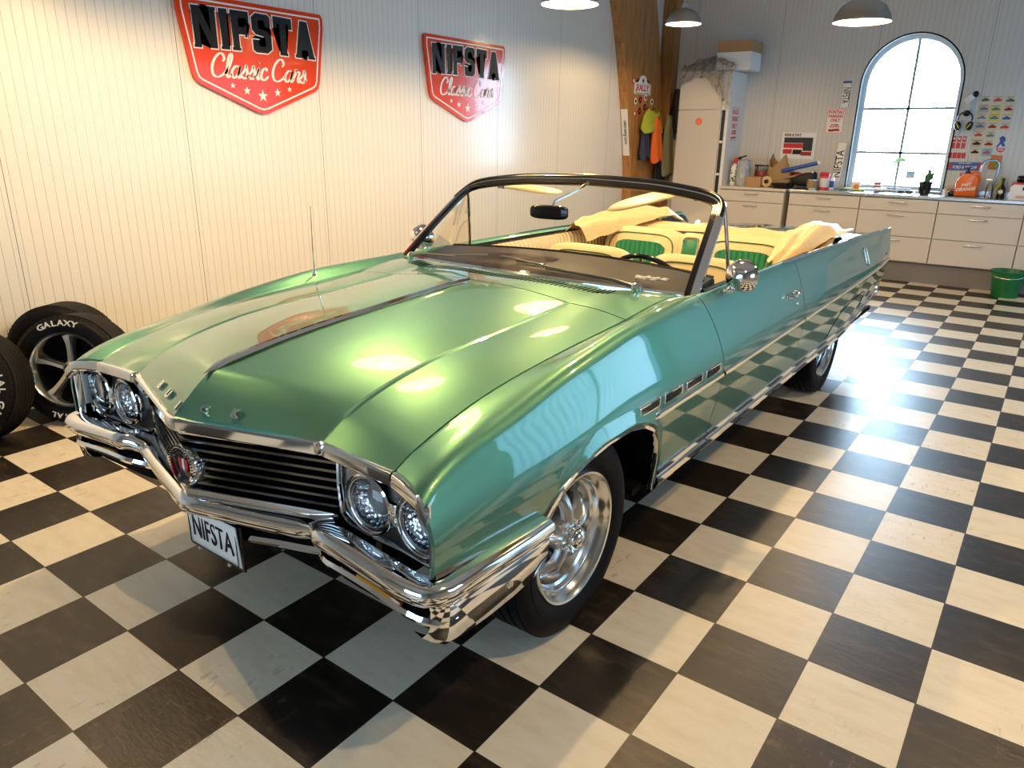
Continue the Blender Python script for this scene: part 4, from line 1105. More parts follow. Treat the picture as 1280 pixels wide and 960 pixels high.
# ================================================================== SPARE TYRES AT THE WALL
whiteletter = mat('tyre_white_letter', (.80, .78, .72), .5)
def spare(name, label, loc, yaw, lean, roll, words, R=.315, W=.235, alloy=True, group=None):
    root = bpy.data.objects.new(name, None); COL.objects.link(root); tag(root, label, 'tyre', group)
    Mx_ = RZ(yaw) @ RX(lean)
    c0 = Vector(loc)
    # local: axis along -Y (outer face), wheel plane XZ; contact at z=0
    def Wd(p): return c0 + Mx_ @ Vector(p)
    root.location = c0
    def tr(mb):
        mb.v = [tuple(Wd(v)) for v in mb.v]; return mb
    hub = (0, 0, R)
    prof = [(R * .70, -W / 2 + .01), (R * .78, -W / 2 - .004), (R * .90, -W / 2), (R * .965, -W / 2 + .016), (R * .985, -W / 2 + .022)]
    for k in range(6):
        h = -W / 2 + .028 + (W - .056) * k / 6; prof += [(R, h), (R, h + .026), (R - .009, h + .027), (R - .009, h + .029)]
    prof += [(R * .985, W / 2 - .022), (R * .965, W / 2 - .016), (R * .90, W / 2), (R * .78, W / 2 + .004), (R * .68, W / 2 - .008), (R * .62, W / 2 - .03), (R * .62, -W / 2 + .03)]
    mk('tyre', tr(MB().lathe(prof, hub, (0, -1, 0), 72)), black, root, ang=30)
    mb = MB()
    for k in range(64):
        a = 2 * PI * k / 64
        for h in (-W / 2 + .02, W / 2 - .02): mb.box((math.cos(a) * R * .968, h, R + math.sin(a) * R * .968), (.006, .026, .006), rot=RY(-a))
    mk('tread_lugs', tr(mb), black, root, ang=0)
    r1 = R * .66
    rim = mk('rim', tr(MB().lathe([(r1 + .012, W / 2 - .004), (r1 + .008, W / 2 + .006), (r1 - .002, W / 2 + .004), (r1 - .012, W / 2 - .012), (r1 - .018, W / 2 - .05), (r1 - .03, W / 2 - .07), (r1 - .035, -W / 2 + .02)], hub, (0, -1, 0), 56)), alu, root)
    for k in range(5):
        a0 = 2 * PI * k / 5 + roll
        e = Vector((math.cos(a0), 0, math.sin(a0))); f_ = Vector((-math.sin(a0), 0, math.cos(a0))); rows = []
        for r, w_, h in ((.02, .024, -.055), (r1 * .45, .020, -.050), (r1 * .7, .024, -.045), (r1 - .012, .040, -.035)):
            p = Vector(hub) + e * r + Vector((0, -W / 2 - h, 0)) 
            rows.append([p - f_ * w_ + Vector((0, .03, 0)), p - f_ * w_ * .8, p + Vector((0, .010, 0)), p + f_ * w_ * .8, p + f_ * w_ + Vector((0, .03, 0))])
        mk('spoke', tr(MB().grid(rows)), alu_cast, rim, ang=30)
    mk('hub_cap', tr(MB().lathe([(.045, W / 2 - .09), (.042, W / 2 - .045), (.03, W / 2 - .035), (.0005, W / 2 - .033)], hub, (0, -1, 0), 24)), alu, rim)
    mk('wheel_back', tr(MB().lathe([(r1 - .03, 0), (.0005, 0)], hub, (0, -1, 0), 32)), dark, rim)
    for wtxt, ac, rr, sz_ in words:
        # letters laid on an arc, centre angle ac
        n = len(wtxt); st = sz_ * .86 / rr
        mb = MB()
        for i, ch in enumerate(wtxt):
            if ch == ' ': continue
            a = ac - (i - (n - 1) / 2) * st
            def fl_(u, v, d, a=a):
                aa = a - u / rr; r_ = rr + v
                return (math.cos(aa) * r_, -W / 2 - .006 - d, R + math.sin(aa) * r_)
            t_ = text_mb(ch, sz_, fl_, .003, .0008, 1.25); mb.add(t_.v, t_.f)
        mk('tyre_lettering', tr(mb), whiteletter, root, ang=0, label='raised white lettering')
    return root
# ================================================================== positions for spares
spare('spare_wheel', 'spare alloy wheel leaning on the wall, white lettering starting with G along its upper sidewall', (-1.50, .82, 0), math.radians(38), math.radians(-10), .3, [('GALAXY', PI / 2 + .10, .268, .045), ('RADIAL', -PI / 2, .268, .04)])
spare('spare_wheel', 'spare wheel hidden behind the one with upper white lettering, only its black tyre top showing', (-1.845, .93, 0), math.radians(38), math.radians(-4), .9, [('GALAXY', PI + .3, .268, .04)])
spare('spare_wheel', 'spare alloy wheel cut by the left picture edge with white lettering running down its side', (-1.60, .28, 0), math.radians(40), math.radians(-12), .1, [('RADIAL G/T', .05, .268, .045)])

# ================================================================== WALL SIGNS
def star(cu, cv, r): return [(cu + (r if k % 2 == 0 else r * .4) * math.sin(PI * k / 5), cv + (r if k % 2 == 0 else r * .4) * math.cos(PI * k / 5)) for k in range(10)]
# block letters with spur serifs on a 1 x 1.6 cell; list of polygons
def slab(ch):
    S = {
     'N': [[(0, 0), (.30, 0), (.30, .12), (.27, .12), (.27, 1.0), (.70, 0), (.97, 0), (.97, 1.48), (1.0, 1.48), (1.0, 1.6), (.70, 1.6), (.70, 1.48), (.73, 1.48), (.73, .62), (.32, 1.6), (0, 1.6), (0, 1.48), (.03, 1.48), (.03, .12), (0, .12)]],
     'I': [[(0, 0), (.36, 0), (.36, .12), (.32, .12), (.32, 1.48), (.36, 1.48), (.36, 1.6), (0, 1.6), (0, 1.48), (.04, 1.48), (.04, .12), (0, .12)]],
     'F': [[(0, 0), (.36, 0), (.36, .12), (.32, .12), (.32, .66), (.60, .66), (.60, .56), (.68, .56), (.68, 1.05), (.60, 1.05), (.60, .94), (.32, .94), (.32, 1.32), (.70, 1.32), (.70, 1.16), (.80, 1.16), (.80, 1.6), (0, 1.6), (0, 1.48), (.04, 1.48), (.04, .12), (0, .12)]],
     'S': [[(.0, .10), (.12, 0), (.66, 0), (.88, .18), (.88, .72), (.70, .92), (.32, .98), (.28, 1.06), (.28, 1.28), (.34, 1.34), (.54, 1.34), (.60, 1.26), (.60, 1.08), (.86, 1.08), (.86, 1.5), (.74, 1.6), (.20, 1.6), (0, 1.42), (0, .92), (.16, .74), (.54, .68), (.60, .60), (.60, .34), (.54, .26), (.34, .26), (.28, .34), (.28, .52), (.0, .52)]],
     'T': [[(.26, 0), (.64, 0), (.64, .12), (.60, .12), (.60, 1.32), (.72, 1.32), (.74, 1.14), (.90, 1.14), (.90, 1.6), (0, 1.6), (0, 1.14), (.16, 1.14), (.18, 1.32), (.30, 1.32), (.30, .12), (.26, .12)]],
     'A': [[(0, 0), (.32, 0), (.32, .12), (.28, .12), (.33, .36), (.63, .36), (.68, .12), (.64, .12), (.64, 0), (1.0, 0), (1.0, .12), (.96, .12), (.66, 1.6), (.30, 1.6), (.04, .12), (0, .12)]]}
    return S[ch]
SW = {'N': 1., 'I': .36, 'F': .80, 'S': .88, 'T': .90, 'A': 1.}
def tri_prism(mb, poly, fn, d0, d1):
    """concave-safe prism through bmesh triangulation"""
    bm = bmesh.new(); vs = [bm.verts.new((u, v, 0)) for u, v in poly]; f = bm.faces.new(vs)
    bmesh.ops.triangulate(bm, faces=[f]); bm.verts.index_update()
    tris = [[v.index for v in f.verts] for f in bm.faces]; P2 = [(v.co.x, v.co.y) for v in bm.verts]; bm.free()
    n = len(poly)
    mb.add([fn(u, v, d1) for u, v in P2], tris)
    mb.add([fn(u, v, d0) for u, v in poly] + [fn(u, v, d1) for u, v in poly], [(i, (i + 1) % n, n + (i + 1) % n, n + i) for i in range(n)])
def grow(poly, d):
    """offset polygon outwards"""
    n = len(poly); ar = sum(poly[i][0] * poly[(i + 1) % n][1] - poly[(i + 1) % n][0] * poly[i][1] for i in range(n)); sg = 1 if ar > 0 else -1
    out = []
    for i in range(n):
        a, b, c = Vector(poly[i - 1]), Vector(poly[i]), Vector(poly[(i + 1) % n])
        e1 = (b - a).normalized(); e2 = (c - b).normalized(); n1 = Vector((e1.y, -e1.x)) * sg; n2 = Vector((e2.y, -e2.x)) * sg
        m_ = (n1 + n2); m_ = m_ / max(.35, m_.dot(n1)) ; out.append((b.x + m_.x * d, b.y + m_.y * d))
    return out
# brush-script strokes (units: x-height ~1)
SCR = {
 'C': (1.35, [[(1.15, 1.35), (1.0, 1.75), (.65, 1.85), (.2, 1.4), (.0, .7), (.15, .12), (.6, -.05), (1.1, .2), (1.35, .5)], [(1.15, 1.35), (.9, 1.25)]]),
 'l': (.55, [[(-.1, .2), (.3, .9), (.5, 1.6), (.4, 1.9), (.2, 1.6), (.08, .8), (.1, .15), (.3, .0), (.55, .3)]]),
 'a': (1.0, [[(.75, .85), (.4, .95), (.05, .55), (.08, .1), (.35, .0), (.7, .4), (.8, .95)], [(.8, .95), (.68, .25), (.8, .0), (1.05, .3)]]),
 's': (.75, [[(-.05, .25), (.3, .7), (.42, 1.1), (.55, .6), (.55, .15), (.3, -.02), (.05, .12)], [(.5, .1), (.8, .3)]]),
 'i': (.5, [[(.0, .3), (.22, .95), (.12, .2), (.25, .0), (.5, .3)], [(.26, 1.35), (.30, 1.40)]]),
 'c': (.8, [[(.6, .75), (.5, .98), (.2, .85), (.02, .4), (.15, .03), (.45, .0), (.8, .32)]]),
 'r': (.75, [[(-.05, .25), (.18, .75), (.2, 1.1), (.35, .92), (.62, .88), (.5, .3), (.6, .0), (.8, .3)]]),
 ' ': (.45, [])}
def script(txt, fn, h, wid, mb):
    k = h; x = 0
    tot = sum(SCR[c][0] for c in txt)
    x = -tot / 2
    for ch in txt:
        w, st = SCR[ch]
        for s in st:
            pts = s; den = []
            P = [Vector(p) for p in pts]
            for i in range(len(P) - 1):
                p0, p1, p2, p3 = P[max(i - 1, 0)], P[i], P[i + 1], P[min(i + 2, len(P) - 1)]
                for q in range(5):
                    t = q / 5; den.append(.5 * ((2 * p1) + (-p0 + p2) * t + (2 * p0 - 5 * p1 + 4 * p2 - p3) * t * t + (-p0 + 3 * p1 - 3 * p2 + p3) * t**3))
            den.append(P[-1]); L_, R_ = [], []
            for i, p in enumerate(den):
                tg = den[min(i + 1, len(den) - 1)] - den[max(i - 1, 0)]
                tg = tg.normalized() if tg.length > 1e-6 else Vector((1, 0)); nn = Vector((-tg.y, tg.x))
                ww = wid * (.55 + .6 * abs(tg.y)) * (.6 if i in (0, len(den) - 1) else 1)
                L_.append(p + nn * ww); R_.append(p - nn * ww)
            f2 = lambda q, d: fn((q.x + x + .18 * q.y) * k, q.y * k, d)
            mb.grid([[f2(q, .0) for q in L_], [f2(q, .004) for q in L_], [f2(q, .004) for q in R_], [f2(q, .0) for q in R_]])
        x += w
def wall_sign(yc, label):
    root = empty('wall_sign', (WL, yc, 2.14), label, 'sign', 'shield signs on the left wall')
    # u increases to viewer's right (= +y), v up
    def fn(u, v, d): return (WL + d, yc + u, v)
    def shield(g):
        base = [(-.62, 2.50), (-.60, 2.525), (.60, 2.525), (.62, 2.50), (.62, 2.42), (.555, 2.02), (.535, 1.975), (.50, 1.95), (.05, 1.775), (0, 1.765), (-.05, 1.775), (-.50, 1.95), (-.535, 1.975), (-.555, 2.02), (-.62, 2.42)]
        return grow(base, g)
    mb = MB(); mb.prism(shield(0), fn, .004, .03); board = mk('sign_board', mb, orange_sign, root, ang=0)
    o_, i_ = shield(-.028), shield(-.040)
    mb = MB(); mb.grid([[fn(u, v, .0315) for u, v in o_ + o_[:1]], [fn(u, v, .0315) for u, v in i_ + i_[:1]]]); mk('border_line', mb, whiteprint, root, ang=0)
    tot = sum(SW[c] for c in 'NIFSTA') + .13 * 5; k = 1.04 / tot; x = -.52; kv = .265 / 1.6
    m1, m2 = MB(), MB()
    for ch in 'NIFSTA':
        for poly in slab(ch):
            P = [(x + u * k, 2.185 + v * kv + .012 * math.cos((x + u * k) * 2.6)) for u, v in poly]
            tri_prism(m1, grow(P, .008), fn, .030, .0325); tri_prism(m2, P, fn, .0325, .0345)
        x += (SW[ch] + .13) * k
    mk('lettering_outline', m1, whiteprint, root, ang=0); mk('block_lettering', m2, blackprint, root, ang=0, label='black block letters outlined in white')
    mb = MB(); script('Classic Cars', lambda u, v, d: fn(u, v + 2.01, .031 + d), .083, .105, mb); mk('script_lettering', mb, whiteprint, root, ang=0)
    mb = MB()
    for cu, cv, r in ((-.25, 1.955, .022), (-.135, 1.925, .032), (0, 1.895, .045), (.135, 1.925, .032), (.25, 1.955, .022)): tri_prism(mb, star(cu, cv, r), fn, .030, .033)
    mk('star_row', mb, whiteprint, root, ang=0)
wall_sign(2.735, 'red shield sign with all letters clear, above the spare wheels and car hood')
wall_sign(5.16, 'red shield sign nearer the timber column, partly washed out by window glare')

# ================================================================== PENDANT LAMPS
WARM = (1., .68, .33)
def pendant(x, y, z, r, label, energy, group='metal dome pendant lamps'):
    root = empty('pendant_lamp', (x, y, z), label, 'lamp', group)
    mk('lamp_shade', MB().lathe([(r, 0), (r * .985, .02), (r * .93, r * .28), (r * .78, r * .52), (r * .52, r * .70), (r * .26, r * .78), (.035, r * .82), (.035, r * 1.05), (.012, r * 1.08)], (x, y, z), (0, 0, 1), 48), brushed, root, normals=True)
    mk('shade_lining', MB().lathe([(r * .985, .002), (r * .965, .02), (r * .91, r * .27), (r * .76, r * .50), (r * .50, r * .68), (.03, r * .76)], (x, y, z), (0, 0, 1), 48), lampin, root, normals=False)
    mk('bulb', MB().ellip((x, y, z + r * .58), (.032, .032, .045), 2, n=20, m=12), lampglow, root)
    mk('suspension_rod', MB().tube([(x, y, z + r), (x, y, ZC)], .007, 8), brushed, root)
    ld = bpy.data.lights.new('pendant_light', 'POINT'); ld.shadow_soft_size = .03; ld.energy = energy; ld.color = WARM
    lo = bpy.data.objects.new('lamp_light', ld); COL.objects.link(lo); lo.parent = root; lo.location = (0, 0, r * .25)
    return root
E_L = 80
pendant(-.25, 4.08, 2.545, .21, 'pendant lamp with only its glowing rim at the top edge left of the timber column', E_L)
pendant(-.75, 7.15, 2.80, .19, 'small dome pendant lamp hanging in front of the timber column and tall cabinet', E_L)
pendant(1.40, 5.68, 2.50, .21, 'dome pendant lamp hanging just above the arched window', E_L)
pendant(-.15, 2.0, 2.70, .27, 'pendant lamp above the hood outside the picture', E_L * 1.8)
pendant(1.35, 2.75, 2.75, .21, 'pendant lamp above the windshield outside the picture', E_L * 1.2)
pendant(3.4, 3.4, 2.75, .21, 'unseen pendant lamp added to light the open floor', E_L)  # unseen lamp, added for warm light on the open floor
pendant(3.2, .6, 2.75, .21, 'unseen pendant lamp added to light the floor near the viewer', E_L)  # added lamp out of view, warms the near floor
pendant(-1.0, .3, 2.75, .21, 'unseen pendant lamp added for light over the spare wheels', E_L)  # extra unseen lamp put in to light the spare wheel corner

# ================================================================== WORKBENCH AND CABINETS
FY = 9.10      # cabinet fronts
lam = offw
def handle_mb(x, z, w=.19):
    y = FY - .002
    return MB().box((x, y - .022, z), (w, .010, .012), .003).box((x - w / 2 + .006, y - .011, z), (.010, .022, .010)).box((x + w / 2 - .006, y - .011, z), (.010, .022, .010))
def base_cabinet(x0, x1, label, rows, ytop=.99):
    root = empty('base_cabinet', ((x0 + x1) / 2, 9.4, 0), label, 'cabinet', None)
    mk('cabinet_body', MB().box(((x0 + x1) / 2, 9.41, (.245 + ytop) / 2), (x1 - x0 - .004, .58, ytop - .245), .001), lam, root, ang=0)
    for z1, z0 in rows:
        d = mk('drawer', MB().box(((x0 + x1) / 2, FY + .008, (z0 + z1) / 2), (x1 - x0 - .012, .022, z1 - z0 - .010), .003), lam, root, ang=0)
        mk('drawer_handle', handle_mb((x0 + x1) / 2, z1 - .045), steel, d, label='steel bar handle')
    mk('plinth', MB().box(((x0 + x1) / 2, 9.43, .115), (x1 - x0, .50, .23)), steel_plinth, root, ang=0)
    return root
steel_plinth = mat('grey_plinth', (.20, .19, .19), .4)
R3 = [(.99, .838), (.838, .545), (.545, .25)]
xs = [-.895, -.025, .035, .90, 1.755, 2.61, 3.47]
base_cabinet(xs[0], xs[1], 'grey drawer cabinet next to the tall cabinet, left of the dark gap in the row', R3)
base_cabinet(xs[2], xs[3], 'grey drawer cabinet just right of the dark gap, mostly behind the car boot cover', R3)
base_cabinet(xs[3], xs[4], 'grey drawer cabinet directly under the arched window and the car tail fin', R3)
base_cabinet(xs[4], xs[5], 'grey drawer cabinet under the orange jug, left of the green bucket', R3)
base_cabinet(xs[5], xs[6], 'grey drawer cabinet behind the green bucket, cut by the right picture edge', R3)
tag(mk('worktop', MB().box((-.46, 9.40, 1.013), (.90, .64, .034), .004), offw, base=(-.46, 9.4, 1.0), ang=0), 'short pale worktop carrying the paper bag and cardboard box', 'worktop')
wt = tag(mk('worktop', MB().box((1.76, 9.40, 1.013), (3.46, .64, .034), .004), steel, base=(1.76, 9.4, 1.0), ang=0), 'long brushed steel worktop with sink running under the arched window', 'worktop')
mk('sink_basin', MB().box((2.02, 9.36, 1.0315), (.42, .36, .003), .001), blackg, wt, ang=0, label='dark sunken sink bowl')
mk('sink_rim', MB().tube([(2.02 + .22 * a, 9.36 + .19 * b, 1.034) for a, b in ((-1, -1), (1, -1), (1, 1), (-1, 1), (-1, -1))], .006, 6, caps=False), steel, wt)
mk('splashback', MB().box((2.3, 9.70, 1.06), (1.2, .012, .06)), steel, wt, ang=0)
ZT = 1.032
# tall fridge cabinet
fr_ = empty('tall_cabinet', (-1.27, 9.4, 0), 'tall pale fridge cabinet with split doors between the coats and the workbench', 'cabinet')
mk('cabinet_body', MB().box((-1.265, 9.43, 1.245), (.71, .56, 2.49), .003), white, fr_, ang=0)
mk('upper_door', MB().box((-1.315, 9.14, 2.245), (.61, .025, .46), .004), offw, fr_, ang=0)
mk('lower_door', MB().box((-1.315, 9.14, 1.03), (.61, .025, 1.95), .004), offw, fr_, ang=0)
mk('door_gap', MB().box((-.975, 9.145, 1.03), (.045, .012, 1.95)), blackg, fr_, ang=0)
mk('round_sticker', MB().lathe([(.05, 0), (.05, .002), (.0005, .002)], (-1.31, 9.127, 1.86), (0, -1, 0), 24), mat('coral_sticker', (.85, .22, .12), .5), fr_, label='small coral round sticker')
for z in (1.18, 1.60): mk('gap_clip', MB().box((-.975, 9.136, z), (.045, .01, .03)), white, fr_, ang=0)
# sign on its side
def flat_sign(name, label, cat, fn, w, h, mt, group=None, border=None, loc=(0, 0, 0), th=.004, ang=0):
    o = mk(name, MB().prism([(-w / 2, -h / 2), (w / 2, -h / 2), (w / 2, h / 2), (-w / 2, h / 2)], fn, 0, th), mt, base=loc, ang=0)
    tag(o, label, cat, group)
    if border:
        bw, bt, bm_ = border
        mb = MB(); q = lambda k: [(-w / 2 + k, -h / 2 + k), (w / 2 - k, -h / 2 + k), (w / 2 - k, h / 2 - k), (-w / 2 + k, h / 2 - k), (-w / 2 + k, -h / 2 + k)]
        mb.grid([[fn(u, v, th + .0006) for u, v in q(bw)], [fn(u, v, th + .0006) for u, v in q(bw + bt)]]); mk('border_line', mb, bm_, o, ang=0)
    return o
fn = lambda u, v, d: (-.909 + d, 9.395 + u, 1.83 + v)
s = flat_sign('parking_sign', 'narrow looking white and red parking sign on the side of the tall cabinet', 'sign', fn, .29, .45, whiteprint, border=(.012, .006, redm), loc=(-.909, 9.395, 1.6))
for t_, v, sz_, sx_ in (('BUICK', .155, .085, .85), ('PARKING', .065, .085, .60), ('ONLY', -.025, .085, .85), ('ALL OTHERS', -.09, .032, .8), ('WILL BE TOWED', -.12, .032, .7)):
    mk('sign_lettering', text_mb(t_, sz_, lambda u, w_, d, v=v: fn(u, w_ + v, d + .004), .001, .0025, sx_), redm, s, ang=0)
def arrow(fn, v, w, mt, par):
    mb = MB(); tri_prism(mb, [(-w, v), (-w * .7, v - .02), (-w * .7, v - .007), (w * .7, v - .007), (w * .7, v - .02), (w, v), (w * .7, v + .02), (w * .7, v + .007), (-w * .7, v + .007), (-w * .7, v + .02)], fn, .004, .005); mk('double_arrow', mb, mt, par, ang=0)
arrow(fn, -.175, .10, redm, s)
# boxes and plastic on top
bx = empty('cardboard_box', (-.93, 9.4, 2.49), 'open white and brown cardboard box on top of the tall cabinet', 'box')
mk('box_body', MB().box((-.94, 9.40, 2.61), (.46, .40, .22), .003), whitep, bx, ang=0)
mk('box_flap', MB().box((-.94, 9.20, 2.79), (.46, .006, .14), 0, rot=RX(.1)), card, bx, ang=0, label='brown open flap'); mk('box_flap', MB().box((-.94, 9.60, 2.79), (.46, .006, .14), 0, rot=RX(-.1)), card, bx, ang=0, label='brown open flap')
mk('box_flap', MB().box((-.71, 9.40, 2.78), (.006, .40, .12), 0, rot=RY(.15)), card, bx, ang=0); mk('box_flap', MB().box((-1.17, 9.40, 2.78), (.006, .40, .12), 0, rot=RY(-.1)), card, bx, ang=0)
rows = []
for i in range(37):
    x = -1.64 + .76 * i / 36; row = []
    for j in range(26):
        t = j / 25
        drop = .10 + .40 * max(0, (x + 1.30) / .42) ** 1.3 - .9 * max(0, (x + .98)) 
        if t < .4: y = 9.12 + (.50 if x < -1.195 else .05) * (1 - t / .4); z = 2.53 + .12 * math.sin(PI * min(1, (x + 1.64) / .76)) + .05 * nz(x * 2, t * 3)
        else: y = 9.12 - .035 - .02 * nz(x * 3, t); z = 2.50 + .12 * math.sin(PI * min(1, (x + 1.64) / .76)) - (t - .4) / .6 * (drop + .10) + .02 * nz(x * 2, t)
        row.append((x + .02 * nz(t * 2, x), y, max(z, 2.492 if t < .4 else 0)))
    rows.append(row)
wr = mk('plastic_wrap', MB().grid(rows), clearwrap, base=(-1.3, 9.3, 2.5), ang=60, normals=False); tag(wr, 'crumpled clear plastic sheeting draped over the top of the tall cabinet', 'plastic sheet')

# ------------------------------------------------ things on the short worktop
def item(name, loc, label, cat, group=None): return empty(name, loc, label, cat, group)
b = item('spray_bottle', (-.815, 9.36, ZT), 'white and green patterned bottle with red cap at the left end of the workbench', 'bottle')
mk('bottle_body', MB().lathe([(.0005, 0), (.055, 0), (.06, .012), (.06, .20), (.05, .25), (.026, .28), (.024, .30)], (-.815, 9.36, ZT), n=28), whitep, b)
mk('bottle_cap', MB().lathe([(.03, .29), (.03, .34), (.018, .365), (.0005, .37)], (-.815, 9.36, ZT), n=20), redm, b, label='red cap')
mb = MB()
for k in range(16):
    a = random.uniform(-2.4, .2); zz = random.uniform(.04, .2); mb.ellip((-.815 + .0605 * math.cos(a), 9.36 + .0605 * math.sin(a), ZT + zz), (.014, .008, .012), n=6, m=4)
mk('bottle_print', mb, greenp, b)
b = item('fire_extinguisher', (-.84, 9.56, ZT), 'dark red cylinder behind the white patterned bottle on the workbench', 'extinguisher')
mk('cylinder_body', MB().lathe([(.0005, 0), (.055, 0), (.058, .02), (.058, .27), (.03, .33), (.018, .35)], (-.84, 9.56, ZT), n=24), crimson, b)
mk('valve_handle', MB().box((-.80, 9.55, ZT + .37), (.13, .03, .02), .006, rot=RY(-.35)).box((-.83, 9.56, ZT + .35), (.03, .03, .05), .004), blackg, b)
rows = []
for i in range(17):
    z = .34 * i / 16; rows.append([(-.68 + (.085 + .015 * math.sin(5 * z * 9) * 0 + .012 * nz(a, z * 9)) * math.cos(a) * (1 - .12 * (z / .34) ** 2) * 1.15, 9.30 + (.075 + .012 * nz(a * 2, z * 7)) * math.sin(a), ZT + z + .012 * nz(a * 3, i)) for a in lin(0, 2 * PI * 23 / 24, 23)])
mb = MB().grid(rows, closeu=True); n_b = len(rows[0]); mb.add(rows[0], [tuple(range(n_b))])
tag(mk('plastic_bag', mb, silverbag, base=(-.68, 9.3, ZT), ang=60), 'crinkled silver plastic bag beside the white patterned bottle', 'bag')
b = item('storage_jar', (-.50, 9.55, ZT), 'clear box with dark red contents behind the brown cardboard box', 'box')
mk('jar_body', MB().box((-.50, 9.55, ZT + .13), (.17, .14, .26), .008), lensg, b); mk('jar_contents', MB().box((-.50, 9.55, ZT + .10), (.15, .12, .19), .004), crimson, b); mk('jar_lid', MB().box((-.50, 9.55, ZT + .27), (.18, .15, .02), .005), blackg, b)
tag(mk('cardboard_box', MB().box((-.50, 9.28, ZT + .065), (.20, .16, .13), .003, rot=RZ(.08)), card, base=(-.5, 9.28, ZT), ang=0), 'small brown closed cardboard box at the worktop front edge', 'box')
b = item('tape_roll', (-.36, 9.40, ZT), 'beige roll of tape standing right of the small cardboard box', 'tape')
mk('roll_body', MB().lathe([(.03, -.03), (.07, -.03), (.07, .03), (.03, .03), (.03, -.03)], (-.355, 9.33, ZT + .071), (.35, -1, 0), 32), mat('beige_tape', (.70, .50, .25), .5), b); 
rows = []
for i in range(15):
    z = .34 * i / 14; k = 1 - .35 * (i / 14) ** 2
    rows.append([(-.22 - .05 * (z / .34) + (.16 + .02 * nz(a, z * 4)) * math.copysign(abs(math.cos(a)) ** .7, math.cos(a)) * k, 9.47 + (.085) * math.copysign(abs(math.sin(a)) ** .7, math.sin(a)) * k, ZT + z * (1 + .25 * math.cos(a * 2 + 1)) + .015 * nz(a * 2, z * 6)) for a in lin(0, 2 * PI * 27 / 28, 27)])
mb = MB().grid(rows, closeu=True); mb.add(rows[0], [tuple(range(28))])
tag(mk('paper_bag', mb, paper, base=(-.2, 9.47, ZT), ang=25), 'crumpled brown paper bag in front of the car picture calendar', 'bag')
tag(mk('serving_tray', MB().lathe([(.0005, .012), (.11, .012), (.135, .03), (.15, .06), (.155, .06), (.14, .02), (.12, 0), (.0005, 0)], (-.11, 9.24, ZT + .001), n=40), blackg, base=(-.13, 9.26, ZT)), 'black round tray in front of the paper bag', 'tray')
tag(mk('tool_bag', MB().ellip((.10, 9.45, ZT + .115), (.16, .09, .085), 3, n=28, fn=lambda q: Vector((q.x, q.y, q.z + .25 * q.x * (1 if q.z > 0 else 0)))), blackc, base=(.05, 9.46, ZT)), 'black lumpy tool bag behind the black tray', 'bag')
for k, (mm, nm, dx, dz, rr, lb) in enumerate(((bluep, 'cardboard_tube', .03, .29, .026, 'blue tube lying slantwise on top of the black tool bag'), (paper, 'cardboard_tube', -.03, .17, .014, 'thin brown tube lying slantwise below the blue tube'))):
    a = Vector((-.22 + dx, 9.40, ZT + dz - .08)); c_ = Vector((.24 + dx, 9.40, ZT + dz + .04))
    b = mk(nm, MB().tube([a, c_], rr, 14), mm, base=a); tag(b, lb, 'tube'); mk('tube_end', MB().lathe([(rr + .002, -.01), (rr + .002, .01), (.0005, .012)], c_, (c_ - a), 14), whitep, b)
# calendar and picture box
fn = lambda u, v, d: (-.115 + u, 9.7205 - d, 1.565 + v)
s = flat_sign('wall_calendar', 'calendar with red and dark car pictures on the back wall above the paper bag', 'calendar', fn, .45, .34, whitep, loc=(-.115, 9.71, 1.4))
mk('calendar_title', text_mb('RESULTAT', .048, lambda u, v, d: fn(u - .08, v + .135, d + .004), .001, .0015, 1.), blackprint, s, ang=0)
for j, (u, v, w_, h_, mm) in enumerate(((0, .07, .38, .07, blackg), (-.06, 0, .26, .06, redm), (.13, -.01, .12, .11, blackg), (-.13, -.075, .12, .06, redm), (0, -.08, .12, .06, dash_m), (.12, -.10, .14, .05, crimson))):
    m_ = MB()
    m_.prism([(u - w_ / 2, v - h_ / 2), (u + w_ / 2, v - h_ / 2), (u + w_ / 2, v + h_ / 2), (u - w_ / 2, v + h_ / 2)], fn, .004, .0046 + j * .0003); mk('car_picture', m_, mm, s, ang=0)
b = tag(mk('model_box', MB().box((-.06, 9.63, ZT + .115), (.38, .09, .23), .003), whitep, base=(-.06, 9.63, ZT), ang=0), 'white box with a dark red car picture standing below the calendar', 'box')
mk('car_picture', MB().box((-.05, 9.583, ZT + .15), (.15, .003, .08), .001).box((-.05, 9.582, ZT + .175), (.08, .003, .05), .001), crimson, b, ang=0)
# around the gap and the long worktop
b = item('tin_can', (.24, 9.33, ZT), 'open tin can with brown label beside the red topped canister', 'can')
mk('can_body', MB().lathe([(.0005, 0), (.062, 0), (.062, .125), (.058, .125), (.058, .02), (.0005, .02)], (.24, 9.33, ZT), n=32), steel, b); mk('can_label', MB().lathe([(.063, .015), (.063, .110)], (.24, 9.33, ZT), n=32), paper, b, normals=False)
b = item('canister', (.36, 9.44, ZT), 'pale canister with bright red lid standing before the leaning plate', 'canister')
mk('canister_body', MB().lathe([(.0005, 0), (.058, 0), (.060, .01), (.060, .17), (.055, .18)], (.36, 9.44, ZT), n=28), mat('pink_red_plastic', (.80, .10, .12), .35), b); mk('canister_label', MB().lathe([(.0612, .03), (.0612, .14)], (.36, 9.44, ZT), n=28), whitep, b, normals=False)
mk('canister_lid', MB().lathe([(.064, .165), (.064, .205), (.05, .215), (.0005, .217)], (.36, 9.44, ZT), n=28), redm, b)
b = item('thin_bottle', (.46, 9.44, ZT), 'thin blue and white bottle right of the red lidded canister', 'bottle')
